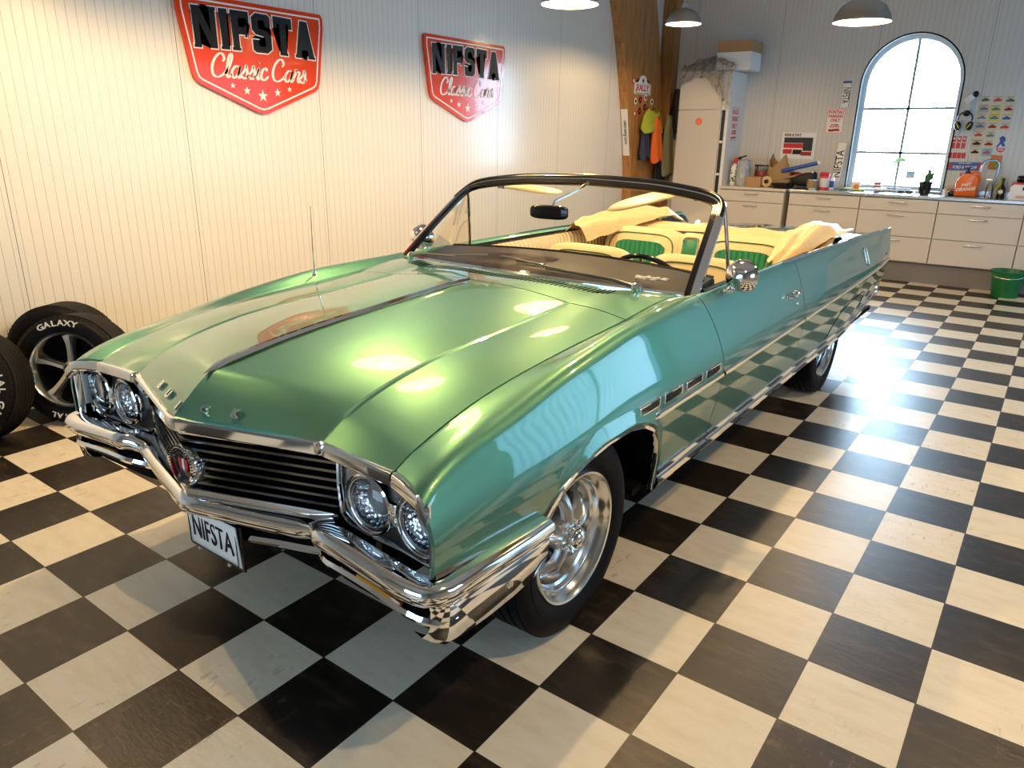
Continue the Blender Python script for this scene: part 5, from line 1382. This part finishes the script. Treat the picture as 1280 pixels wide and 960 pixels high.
mk('bottle_body', MB().lathe([(.0005, 0), (.026, 0), (.027, .13), (.012, .16), (.011, .19), (.0005, .19)], (.46, 9.44, ZT), n=20), whitep, b); mk('bottle_label', MB().lathe([(.028, .03), (.028, .11)], (.46, 9.44, ZT), n=20), bluep, b, normals=False)
def plate(label, fn, loc, band=True):
    s = flat_sign('number_plate', label, 'number plate', fn, .52, .11, whiteprint, border=(.004, .004, blackprint), loc=loc)
    if band:
        mk('blue_band', MB().prism([(-.252, -.047), (-.215, -.047), (-.215, .047), (-.252, .047)], fn, .004, .005), bluep, s, ang=0)
    mk('plate_lettering', text_mb('NIFSTA', .115, lambda u, v, d: fn(u + .015, v, d + .004), .001, .0008, .82), blackprint, s, ang=0)
    return s
def fpl(u, v, d): u *= .63; v *= 1.05; return (.402 + v, 9.7205 - d, 2.20 - u)
plate('white number plate with blue band reading downward, fixed high beside the arched window', fpl, (.40, 9.71, 2.0))
def fp2(u, v, d): return (.46 - v * 1.15 + .0, 9.60 + .16 * (u + .26) - d + .0, ZT + .26 * 1.15 + u * 1.15 * .985)
plate('number plate standing upright on the workbench below the window corner, reading upward', fp2, (.46, 9.6, ZT), band=False)
fn = lambda u, v, d: (.318 + u, 9.7205 - d, 1.877 + v)
s = flat_sign('parking_sign', 'white and red parking sign on the back wall left of the arched window', 'sign', fn, .235, .31, whiteprint, border=(.006, .006, redm), loc=(.318, 9.71, 1.7))
for t_, v, sz_, sx_ in (('PONTIAC', .11, .052, .85), ('PARKING', .06, .052, .85), ('ONLY', .01, .052, .85), ('ALL OTHERS', -.045, .020, .8), ('WILL BE TOWED', -.068, .020, .8)):
    mk('sign_lettering', text_mb(t_, sz_, lambda u, w_, d, v=v: fn(u, w_ + v, d + .004), .001, .0018, sx_), redm, s, ang=0)
arrow(fn, -.11, .075, redm, s)

# window ledge clutter
SZ = AZ
def small(name, label, cat, mb, mt, loc, group=None, ang=30): return tag(mk(name, mb, mt, base=loc, ang=ang), label, cat, group)
small('sticker_card', 'small white card with orange dot standing at the window left corner', 'card', MB().box((.74, 9.50, ZT + .055), (.11, .006, .11), .001, rot=RX(-.15)), whitep, (.74, 9.5, ZT))
small('orange_disc', 'small orange disc in front of the white card at the window corner', 'disc', MB().lathe([(.032, 0), (.032, .006), (.0005, .006)], (.75, 9.488, ZT + .05), (0, -1, .1), 20), orangep, (.75, 9.49, ZT))
small('sponge', 'yellow green sponge lying on the steel worktop under the window', 'sponge', MB().box((.80, 9.40, ZT + .014), (.15, .08, .028), .008, rot=RZ(.2)), mat('yellow_green_sponge', (.55, .62, .15), .8), (.8, 9.4, ZT))
small('screwdriver', 'green handled screwdriver lying near the worktop front edge', 'tool', MB().tube([(.60, 9.26, ZT + .012), (.70, 9.27, ZT + .012)], .010, 8).tube([(.70, 9.27, ZT + .012), (.84, 9.285, ZT + .012)], .003, 6), greenp, (.7, 9.27, ZT))
small('rag', 'white rag bundle lying on the worktop below the window', 'rag', MB().ellip((1.06, 9.30, ZT + .034), (.11, .06, .024), 2, n=20, fn=lambda q: q * (1 + .3 * nz(q.x * 6, q.y * 9))), whitep, (1.06, 9.3, ZT))
b = item('striped_cup', (1.00, 9.46, ZT), 'white cup with pink stripes standing before the window', 'cup')
mk('cup_body', MB().lathe([(.0005, 0), (.036, 0), (.042, .12), (.039, .12), (.034, .01)], (1.00, 9.46, ZT), n=24), whitep, b)
for z in (.03, .065, .10): mk('cup_stripe', MB().lathe([(.0375 + z * .05, z - .008), (.0385 + z * .05, z + .008)], (1.00, 9.46, ZT), n=24), redm, b, normals=False)
b = item('safety_glasses', (1.36, 9.30, ZT), 'black safety glasses lying on the worktop left of the plant pot', 'glasses')
mk('left_lens', MB().ellip((1.31, 9.27, ZT + .025), (.036, .012, .022), 2.6), blackg, b); mk('right_lens', MB().ellip((1.40, 9.26, ZT + .025), (.036, .012, .022), 2.6), blackg, b)
mk('glasses_frame', MB().tube([(1.27, 9.275, ZT + .04), (1.355, 9.262, ZT + .042), (1.44, 9.26, ZT + .04), (1.45, 9.38, ZT + .02)], .006, 6), blackg, b)
mk('glasses_arm', MB().tube([(1.27, 9.275, ZT + .04), (1.26, 9.33, ZT + .03), (1.28, 9.40, ZT + .012)], .006, 6), blackg, b)
small('swatch_strip', 'row of small coloured swatches lying along the window ledge', 'swatch', MB().box((1.15, 9.62, SZ + .012), (.40, .03, .02), .002), bluep, (1.15, 9.6, SZ))
b = item('window_sticker', (1.30, 9.735, 1.20), 'small pale blue sticker on the lower right window pane', 'sticker'); mk('sheet', MB().box((1.29, 9.86, 1.24), (.10, .003, .09), 0), mat('pale_blue', (.45, .65, .80), .5), b, ang=0)
# plant
px, py = 1.545, 9.40
b = item('potted_plant', (px, py, ZT), 'cactus and long drooping bright leaf in a black pot before the window', 'plant')
mk('pot', MB().lathe([(.0005, 0), (.052, 0), (.070, .125), (.078, .125), (.080, .15), (.070, .15), (.062, .03), (.0005, .03)], (px, py, ZT), n=32), blackg, b)
mk('soil', MB().lathe([(.068, .13), (.0005, .135)], (px, py, ZT), n=24), dark, b)
cact = mat('cactus_green', (.05, .16, .06), .6)
mk('cactus', MB().ellip((px + .02, py, ZT + .20), (.026, .026, .09), 2.2, n=16).ellip((px + .055, py, ZT + .215), (.014, .014, .045), 2.2, n=12).ellip((px - .012, py + .01, ZT + .19), (.014, .014, .05), 2.2, n=12), cact, b)
stem = [(px - .02, py, ZT + .14), (px - .10, py - .01, ZT + .27), (px - .20, py - .02, ZT + .36), (px - .26, py - .02, ZT + .385)]
mk('stem', MB().tube(stem, .006, 6), cact, b)
rows = []
for k in range(13):
    t = k / 12; wd = .06 * math.sin(PI * min(1, t * 1.02 + .02)) + .001; x = px - .25 - .20 * t; z = ZT + .387 + .015 * math.sin(PI * t) - .06 * t * t
    rows.append([(x, py - .02 - wd, z - .5 * wd), (x, py - .02, z), (x, py - .02 + wd, z + .5 * wd)])
mk('leaf', MB().grid(rows), leaf, b, ang=60, normals=False)
for dx, dz in ((-.04, .20), (.0, .23), (.07, .19)): mk('sprig', MB().tube([(px + dx * .4, py + .02, ZT + .14), (px + dx, py + .02, ZT + dz + .05)], .003, 6).ellip((px + dx, py + .02, ZT + dz + .06), (.016, .012, .010)), cact, b)
# ledge bits to the right
fn = lambda u, v, d: (1.80 + u * 1.0, 9.66 - d, ZT + .052 + v)
s = flat_sign('small_sign', 'small beige lettered block leaning under the blue banner', 'sign', fn, .125, .10, mat('beige_card', (.72, .58, .44), .6), loc=(1.8, 9.66, ZT)); mk('sign_lettering', text_mb('CAR', .05, lambda u, v, d: fn(u, v, d + .004), .001, .001, .9), crimson, s, ang=0)
small('soap_dish', 'small black lump of putty beside the sink below the banner', 'putty', MB().ellip((1.83, 9.52, ZT + .025), (.055, .04, .028), 2.2), blackg, (1.83, 9.52, ZT))
fn = lambda u, v, d: (1.88 + u, 9.7205 - d, 1.364 + v + .01 * u)
s = flat_sign('banner_sign', 'blue banner with white lettering and red ends above the sink', 'sign', fn, .36, .105, bluep, loc=(1.88, 9.71, 1.3), border=(.003, .003, whiteprint))
for u in (-.155, .155): m_ = MB(); tri_prism(m_, [(u + (.026 if k % 2 == 0 else .016) * math.sin(PI * k / 8), .038 * math.cos(PI * k / 8) * (1 if k % 2 == 0 else .8)) for k in range(16)], fn, .004, .005); mk('red_end', m_, redm, s, ang=0)
mk('banner_lettering', text_mb('FORD & MY CAR', .050, lambda u, v, d: fn(u, v - .012, d + .004), .001, .001, .68, .25), whiteprint, s, ang=0)
mk('banner_small_line', text_mb('LOVE IS A GREAT', .018, lambda u, v, d: fn(u, v + .034, d + .004), .001, .0004, 1.), whiteprint, s, ang=0)
def shield_sticker(x, z, w, label):
    fn = lambda u, v, d: (x + u, 9.7205 - d, z + v)
    s = mk('shield_sticker', MB().prism([(-w, .022), (w, .022), (w * .85, -.006), (0, -.028), (-w * .85, -.006)], fn, 0, .003), redm, base=(x, 9.71, z), ang=0); tag(s, label, 'sticker')
    mk('sticker_text', MB().prism([(-w * .7, .010), (w * .7, .010), (w * .6, -.002), (-w * .6, -.002)], fn, .003, .004), whiteprint, s, ang=0)
shield_sticker(1.89, 1.265, .046, 'small red shield sticker under the blue banner'); shield_sticker(2.21, 1.557, .045, 'small red shield sticker under the blue cowboy figure')
# red stickers
for k in range(10):
    r_, c_ = (k // 3, k % 3) if k < 6 else (2, k - 6)
    x = (1.715 + .054 * c_) if k < 6 else (1.705 + .047 * c_); z = (1.675 - .075 * r_) if k < 6 else 1.487
    o = mk('red_sticker', MB().box((x, 9.719, z), (.042, .003, .066), .001), redm, base=(x, 9.714, z), ang=0)
    tag(o, ('red tag, upper block beside the window edge, row %s, %s of three' % (('one', 'two')[r_], ('left', 'middle', 'right')[c_])) if k < 6 else 'red tag in the lower row of four, %s' % ('nearest the window', 'second from the window', 'third from the window', 'farthest from the window')[c_], 'sticker', 'red stickers beside the window')
    if k < 3: mk('sticker_mark', MB().box((x, 9.7172, z + .005), (.018, .001, .026), 0), whiteprint, o, ang=0)
# headphones and drill on their holder
b = item('ear_defenders', (1.79, 9.68, 1.88), 'black ear defenders with yellow accents hanging right of the window', 'ear defenders')
arc = [(1.79 + .075 * math.cos(a), 9.66, 1.905 + .075 * math.sin(a)) for a in lin(-.3, PI + .3, 20)]
mk('headband', MB().tube(arc, .008, 8), blackg, b)
for s_ in (-1, 1): c_ = mk('ear_cup', MB().ellip((1.79 + s_ * .062, 9.655, 1.825), (.035, .035, .052), 2.4, rot=RY(s_ * .25)), blackg, b); mk('yellow_stripe', MB().box((1.79 + s_ * .058, 9.618, 1.825), (.012, .006, .07), .002, rot=RY(s_ * .5)), mat('yellow_accent%d' % (s_ + 1), (.75, .60, .03), .4), c_)
mk('hanger_knob', MB().ellip((1.795, 9.665, 1.965), (.04, .04, .035), 2), blackg, b)
b = item('strap_holder', (1.80, 9.70, 2.0), 'pale blue strap holder with white cap above the ear defenders', 'holder')
paleblue = MATS['pale_blue']
mk('strap', MB().box((1.845, 9.713, 2.02), (.022, .012, .20), .003, rot=RY(.10)), paleblue, b, ang=0); mk('lower_strap', MB().box((1.755, 9.713, 1.78), (.022, .012, .22), .003, rot=RY(.12)), paleblue, b, ang=0)
mk('cap', MB().ellip((1.80, 9.68, 2.13), (.06, .03, .036), 2.6, rot=RY(-.7)), whitep, b); mk('knob', MB().ellip((1.85, 9.675, 2.175), (.033, .033, .036), 2), blackg, b)
# car cards
CT = [mat('card_%s' % n, c, .55) for n, c in (('cream', (.72, .64, .46)), ('yellow', (.80, .64, .16)), ('tan', (.62, .50, .36)), ('sky', (.25, .52, .68)))]
CC = [blackg, redm, bluep, crimson, mat('steel_blue_print', (.06, .22, .30), .4), dash_m]
cards = []
def car_shape(fn, w, h, par, mm, low=False):
    P = [(-.42, -.10), (-.30, -.16), (.32, -.16), (.42, -.08), (.42, .02), (.24, .04), (.12, .16), (-.10, .17), (-.22, .05), (-.40, .02)]
    m_ = MB(); tri_prism(m_, [(u * w, v * h) for u, v in P], fn, .0025, .0035); mk('car_picture', m_, mm, par, ang=0)
rown = ['top', 'second', 'third', 'fourth', 'fifth', 'sixth']; coln = ['window side', 'middle', 'far']
cd = [(0, 0, 0, 0), (0, 1, 0, 1), (0, 2, 0, 0), (1, 0, 2, 0), (1, 1, 1, 4), (1, 2, 0, 3), (2, 0, 0, 0), (2, 1, 1, 4), (2, 2, 0, 2), (3, 0, 2, 4), (3, 1, 0, 3), (3, 2, 0, 1), (4, 0, 0, 1), (4, 1, 0, 0), (5, 0, 2, 5), (5, 1, 0, 3), (6, 0, 0, 5), (6, 1, 3, 1)]
for r_, c_, bm_, cm in cd:
    x = 1.955 + .123 * c_ + .0; z = 2.115 - .097 * r_ + (.0 if c_ == 0 else -.004 * c_)
    fn = lambda u, v, d, x=x, z=z: (x + u, 9.7205 - d, z + v + .02 * u)
    o = mk('car_card', MB().prism([(-.056, -.043), (.056, -.043), (.056, .043), (-.056, .043)], fn, 0, .0025), CT[bm_], base=(x, 9.71, z), ang=0)
    cards.append(tag(o, 'card with a %s car picture, %s row, %s column of the card grid' % (('black', 'red', 'blue', 'dark red', 'steel blue', 'brown')[cm], (rown + ['bottom'])[r_], coln[c_]), 'card', 'car cards on the back wall'))
    car_shape(fn, .10, .11, o, CC[cm])
    mk('card_text', MB().prism([(-.035, .030), (.035, .030), (.035, .034), (-.035, .034)], fn, .0025, .0032), CC[5], o, ang=0)
# blue figure sticker (generic rider outline)
m_ = MB(); fn = lambda u, v, d: (2.205 + u, 9.7205 - d, 1.645 + v)
tri_prism(m_, [(-.05, -.055), (-.03, -.06), (-.005, -.02), (.02, -.05), (.045, -.04), (.02, .0), (.04, .02), (.03, .035), (.012, .03), (.008, .045), (.03, .048), (.028, .056), (.012, .058), (.008, .07), (-.012, .07), (-.016, .057), (-.034, .052), (-.03, .046), (-.012, .044), (-.018, .02), (-.022, -.01)], fn, 0, .003)
tag(mk('figure_sticker', m_, bluep, base=(2.205, 9.71, 1.6), ang=0), 'blue cowboy silhouette sticker right of the car card grid', 'sticker')
b = item('scrub_pad_pack', (2.18, 9.715, 1.42), 'orange and green scrubbing pad pack hanging over the tap', 'pack'); mk('pack_card', MB().box((2.185, 9.709, 1.42), (.11, .02, .16), .006, rot=RY(.08)), mat('rust_orange', (.65, .22, .06), .5), b); mk('green_pad', MB().box((2.195, 9.692, 1.40), (.07, .02, .07), .006), limec, b)
# jug
jx, jy = 1.975, 9.40
b = item('hand_cleaner_jug', (jx, jy, ZT), 'big orange hand cleaner jug with black pump beside the tap', 'jug')
def jugfn(q):
    return Vector((q.x, q.y, q.z))
jm = MB().prism([(-.115, 0), (.115, 0), (.115, .19), (.095, .245), (.055, .255), (-.02, .27), (-.085, .22), (-.115, .17)], lambda u, v, d: (jx + u, jy + d, ZT + v), -.05, .05)
bm_ = bmesh.new(); vs_ = [bm_.verts.new(v) for v in jm.v]; [bm_.faces.new([vs_[i] for i in f]) for f in jm.f]; bmesh.ops.bevel(bm_, geom=list(bm_.edges), offset=.018, segments=3, profile=.5, affect='EDGES'); bm_.verts.index_update()
jm = MB().add([v.co[:] for v in bm_.verts], [[v.index for v in f.verts] for f in bm_.faces]); bm_.free()
mk('jug_body', jm, orangep, b, ang=40); mk('jug_handle', MB().tube([(jx + .02, jy, ZT + .255), (jx + .05, jy, ZT + .285), (jx + .10, jy, ZT + .27), (jx + .115, jy, ZT + .21), (jx + .11, jy, ZT + .16)], .016, 10), orangep, b)
mk('jug_pump', MB().lathe([(.03, .255), (.03, .285), (.012, .29), (.012, .315), (.022, .318), (.022, .33), (.0005, .332)], (jx - .015, jy, ZT), n=20).box((jx - .04, jy, ZT + .322), (.05, .014, .012), .003), blackg, b)
for t_, v, s_ in (('FAST', .135, .045), ('ORANGE', .085, .050)): mk('jug_lettering', text_mb(t_, s_, lambda u, w_, d, v=v: (jx + u - .005, jy - .0505 - d, ZT + v + w_ + .12 * u), .001, .002, .95, .2), whiteprint, b, ang=0)
# tap
tp = item('tap', (2.17, 9.56, ZT), 'tall steel gooseneck tap over the sink beside the orange jug', 'tap')
mk('tap_body', MB().tube([(2.22, 9.58, ZT), (2.24, 9.58, ZT + .32), (2.235, 9.575, ZT + .38), (2.20, 9.56, ZT + .41), (2.13, 9.53, ZT + .41), (2.09, 9.51, ZT + .39), (2.075, 9.50, ZT + .33), (2.07, 9.50, ZT + .28)], .016, 14), steel, tp); mk('tap_base', MB().lathe([(.035, 0), (.03, .03), (.02, .05)], (2.22, 9.58, ZT), n=20), steel, tp); mk('tap_lever', MB().tube([(2.24, 9.57, ZT + .12), (2.29, 9.54, ZT + .17)], .008, 8), steel, tp)
b = item('trigger_sprayer', (2.215, 9.30, ZT), 'clear trigger spray bottle between the orange jug and the dark bottle', 'bottle')
mk('bottle_body', MB().lathe([(.0005, 0), (.036, 0), (.038, .02), (.036, .12), (.016, .16), (.014, .18)], (2.215, 9.30, ZT), n=24), lensg, b); mk('trigger_head', MB().box((2.20, 9.30, ZT + .20), (.07, .024, .03), .006).box((2.18, 9.30, ZT + .175), (.012, .014, .04), .003, rot=RY(.4)), steel, b)
b = item('dark_bottle', (2.33, 9.36, ZT), 'black glossy bottle with pale oval label right of the tap', 'bottle')
mk('bottle_body', MB().lathe([(.0005, 0), (.036, 0), (.038, .02), (.038, .11), (.015, .15), (.013, .20)], (2.33, 9.36, ZT), n=24), blackg, b); mk('bottle_cap', MB().lathe([(.017, .195), (.017, .225), (.0005, .228)], (2.33, 9.36, ZT), n=16), blackg, b); mk('oval_label', MB().ellip((2.325, 9.323, ZT + .075), (.024, .003, .024), 2), whitep, b)
b = item('green_bottle', (2.30, 9.50, ZT), 'olive green bottle half hidden behind the dark bottle', 'bottle')
mk('bottle_body', MB().lathe([(.0005, 0), (.034, 0), (.035, .14), (.014, .18), (.013, .21)], (2.30, 9.50, ZT), n=20), limec, b); mk('bottle_cap', MB().lathe([(.016, .205), (.016, .235), (.0005, .238)], (2.30, 9.50, ZT), n=16), limec, b)
kx = 2.57; ky = 9.26
jm = MB().prism([(-.15, 0), (.15, 0), (.15, .165), (-.125, .165), (-.15, .14)], lambda u, v, d: (kx + u, ky + d, ZT + v), -.06, .06)
b = item('white_canister', (kx, ky, ZT), 'white flat plastic canister with grip at the right picture edge', 'canister'); mk('canister_body', jm, whitep, b, ang=30); mk('grip_hole', MB().box((kx + .02, ky - .061, ZT + .125), (.11, .004, .035), .001), blackg, b)
mk('canister_label', MB().box((kx - .01, ky - .0615, ZT + .035), (.15, .003, .03), 0), mat('pink_label', (.75, .45, .42), .5), b, ang=0)
b = item('red_box', (2.49, 9.52, ZT), 'small red box with black reel behind the white canister', 'box'); mk('box_body', MB().box((2.47, 9.54, ZT + .09), (.12, .10, .18), .006), redm, b); mk('black_reel', MB().lathe([(.04, -.04), (.042, 0), (.04, .04), (.0005, .04)], (2.50, 9.52, ZT + .215), (1, -.4, 0), 20), blackg, b)
# bucket
bxx, byy = 2.60, 8.90
b = item('bucket', (bxx, byy, 0), 'green plastic bucket standing on the floor before the cabinets', 'bucket')
mk('bucket_body', MB().lathe([(.0005, .006), (.125, .006), (.165, .27), (.176, .27), (.178, .29), (.168, .293), (.162, .285), (.128, 0), (.0005, 0)], (bxx, byy, 0), n=40), greenp, b)
mk('bucket_handle', MB().tube([(bxx + .175 * math.cos(a), byy - .175 * math.sin(a) * .9, .265 - .05 * abs(math.sin(a))) for a in lin(-.3, PI + .3, 20)], .004, 6), steel, b)
mk('handle_lug', MB().box((bxx + .18, byy, .25), (.03, .04, .04), .006), greenp, b)

# ------------------------------------------------ on the timber column
CXF = -2.0205
fnc = lambda y, z: (lambda u, v, d: (CXF + d, y + u, z + v))
fn = fnc(8.78, 2.315)
P = [(-.24, -.115), (.24, -.115), (.24, .02), (.13, .045), (.10, .10), (.04, .125), (-.04, .125), (-.10, .10), (-.13, .045), (-.24, .02)]
m_ = MB(); tri_prism(m_, P, fn, 0, .004); s = tag(mk('rally_plate', m_, whiteprint, base=(CXF, 8.78, 2.3), ang=0), 'white rally plate with red lettering high on the timber column', 'plate')
mk('plate_lettering', text_mb('RALLY', .115, lambda u, v, d: fn(u, v - .035, d + .004), .001, .003, 1.1), redm, s, ang=0)
m_ = MB(); tri_prism(m_, star(0, .06, .04), fn, .004, .005); mk('plate_crest', m_, blackprint, s, ang=0); mk('plate_small_line', MB().prism([(-.2, -.105), (.2, -.105), (.2, -.097), (-.2, -.097)], fn, .004, .005), blackprint, s, ang=0)
sn = [('black', blackprint), ('red', redm), ('white', whiteprint)]
pos = [(8.52, 2.36, 1, 'small round red sticker level with the rally plate'), (8.60, 2.25, 0, 'small black sticker at the column edge beside the rally plate'), (8.60, 2.11, 2, 'white round sticker under the rally plate, nearest the column edge'), (8.74, 2.13, 0, 'black sticker under the rally plate, second from the column edge'), (8.89, 2.165, 2, 'white sticker directly under the rally plate'), (9.09, 2.12, 2, 'white angular sticker far right under the rally plate'), (8.88, 2.04, 0, 'black round sticker in the lower cluster, above the lime jacket'), (8.73, 1.985, 0, 'black round sticker low on the column, left of the lime jacket'), (8.59, 1.95, 1, 'dark red sticker lowest at the column edge')]
for y, z, c_, lb in pos:
    o = mk('round_sticker', MB().lathe([(.042, 0), (.042, .003), (.0005, .003)], (CXF, y, z), (1, 0, 0), 20), sn[c_][1], base=(CXF, y, z)); tag(o, lb, 'sticker', 'stickers on the timber column'); mk('sticker_centre', MB().lathe([(.022, .003), (.022, .004), (.0005, .004)], (CXF, y, z), (1, 0, 0), 16), sn[(c_ + 1) % 3][1] if c_ != 1 else whiteprint, o)
# vertical script sign on the narrow face
yfs = lambda z: fe(z) - .003
fn = lambda u, v, d: (-2.085 - v, yfs(1.70 + u) - d, 1.70 + u)
s = flat_sign('script_sign', 'narrow white vertical sign with black script on the column front edge', 'sign', fn, .60, .10, whiteprint, loc=(-2.085, 8.45, 1.7))
m_ = MB(); tx = MB(); script('iass lass cais', lambda u, v, d: fn(u, v - .018, d + .004), .030, .07, tx); mk('script_lettering', tx, blackprint, s, ang=0)
# hanging clothes: draped sheets with folds
def cloth(name, label, mt, y0, y1, ztop, zbot, x0=-1.97, amp=.03, taper=.6, skew=0., cat='jacket'):
    rows = []
    for i in range(25):
        t = i / 24; row = []
        for j in range(29):
            a = 2 * PI * j / 29
            w_ = (y1 - y0) / 2 * (taper + (1 - taper) * math.sin(min(1, t * 1.6) * PI / 2)) * (1 if t < .96 else .97)
            fold = 1 + .22 * math.sin(a * 5 + 2.5 * t + y0 * 3) * min(1, t * 2)
            row.append((x0 + (amp + .035 * t) * math.sin(a) * fold, (y0 + y1) / 2 + skew * t + w_ * math.cos(a) * (1 + .05 * math.sin(9 * t)), ztop - (ztop - zbot) * t + .03 * math.cos(a * 2) * (1 - t) - .03 * math.sin(a * 3) * t))
        rows.append(row)
    mb = MB().grid(rows, closeu=True)
    mb.add([rows[0][j] for j in range(29)], [tuple(range(29))]); mb.add([rows[-1][j] for j in range(29)], [tuple(range(29))])
    o = mk(name, mb, mt, base=(x0, (y0 + y1) / 2, zbot), ang=70); tag(o, label, cat, 'clothes hung on the timber column'); return o
o = cloth('hanging_jacket', 'lime green high visibility jacket bunched on the column hooks', limec, 8.68, 9.26, 1.99, 1.72, -1.93, .05, .5); mk('coat_hook', MB().tube([(-2.02, 8.95, 2.02), (-1.93, 8.95, 2.0), (-1.90, 8.95, 2.03)], .007, 8), blackg, o)
o = cloth('hanging_vest', 'bright orange vest hanging below the lime green jacket', orangec, 8.86, 9.14, 1.90, 1.32, -1.87, .035, .35, .04, 'vest'); mk('coat_hook', MB().tube([(-2.02, 9.0, 1.92), (-1.90, 9.0, 1.92)], .007, 8), blackg, o)
cloth('hanging_towel', 'dark navy cloth hanging behind the orange vest', mat('navy_cloth', (.02, .025, .06), .7), 8.70, 8.94, 1.80, 1.36, -1.95, .03, .5, 0, 'cloth')
cloth('hanging_trousers', 'grey green work garment hanging at the column far edge', greyc, 9.30, 9.60, 1.93, 1.13, -1.90, .04, .35, .02, 'garment')
cloth('hanging_coat', 'long dark coat hanging behind the grey green garment', blackc, 9.22, 9.52, 1.75, .95, -1.96, .03, .6, 0, 'coat')
o = cloth('hanging_jacket', 'black leather jacket hanging on the corner post beside the tall cabinet', blackc, 9.48, 9.70, 2.28, 1.76, -1.84, .08, .7); mk('jacket_sleeve', MB().ellip((-1.80, 9.50, 1.93), (.05, .05, .22), 2.2), blackc, o)


# ================================================================== LIGHT, WORLD, CAMERA
w = bpy.data.worlds.new('daylight'); bpy.context.scene.world = w; w.use_nodes = True
bg = w.node_tree.nodes['Background']; bg.inputs[0].default_value = (.50, .75, 1., 1); bg.inputs[1].default_value = 1.
wc_ = N(w, 'ShaderNodeTexCoord'); ws_ = N(w, 'ShaderNodeSeparateXYZ'); L(w, wc_.outputs['Generated'], ws_.inputs[0])
# hazy sky, brightest on the sun side (+y, behind the arched window)
L(w, math_n(w, 'ADD', math_n(w, 'MULTIPLY', math_n(w, 'POWER', math_n(w, 'MAXIMUM', ws_.outputs[1], 0.), 6.), 62.), 5.2), bg.inputs[1])
def portal(loc, rot, sx, sy):
    ld = bpy.data.lights.new('window_portal', 'AREA'); ld.shape = 'RECTANGLE'; ld.size = sx; ld.size_y = sy; ld.cycles.is_portal = True
    o = bpy.data.objects.new('window_portal', ld); COL.objects.link(o); o.location = loc; o.rotation_euler = rot
portal((AX, WB + .3, (AZ + AS + AR) / 2), (-PI / 2, 0, 0), 2 * AR, AS + AR - AZ)
for a, b, z0, z1 in RH: portal((XR + .25, (a + b) / 2, (z0 + z1) / 2), (0, PI / 2, 0), z1 - z0, b - a)
for a, b, z0, z1 in FH: portal(((a + b) / 2, YF - .25, (z0 + z1) / 2), (PI / 2, 0, 0), b - a, z1 - z0)

cam_d = bpy.data.cameras.new('camera'); cam = bpy.data.objects.new('camera', cam_d); COL.objects.link(cam)
Rm = Matrix(((0.80408426, 0.59435709, 0.01371716), (0.2016187, -0.25091192, -0.94678039), (-0.55928383, 0.76405684, -0.32158783)))
M = Matrix((Rm[0], -Rm[1], -Rm[2])).transposed()
cam.matrix_world = Matrix.Translation((2.937, -.917, 1.630)) @ M.to_4x4()
cam_d.sensor_fit = 'HORIZONTAL'; cam_d.sensor_width = 36; cam_d.lens = 910.66 * 36 / 1280
cam_d.clip_start = .05
sc = bpy.context.scene; sc.camera = cam
sc.view_settings.view_transform = 'Standard'; sc.view_settings.look = 'None'; sc.view_settings.gamma = 1.; sc.view_settings.exposure = .12
sc.view_settings.use_curve_mapping = False
sc.cycles.max_bounces = 10; sc.cycles.diffuse_bounces = 4; sc.cycles.glossy_bounces = 5; sc.cycles.transparent_max_bounces = 12; sc.cycles.transmission_bounces = 6
sc.cycles.sample_clamp_indirect = 6.; sc.cycles.caustics_reflective = False; sc.cycles.caustics_refractive = False
sc.cycles.use_denoising = True
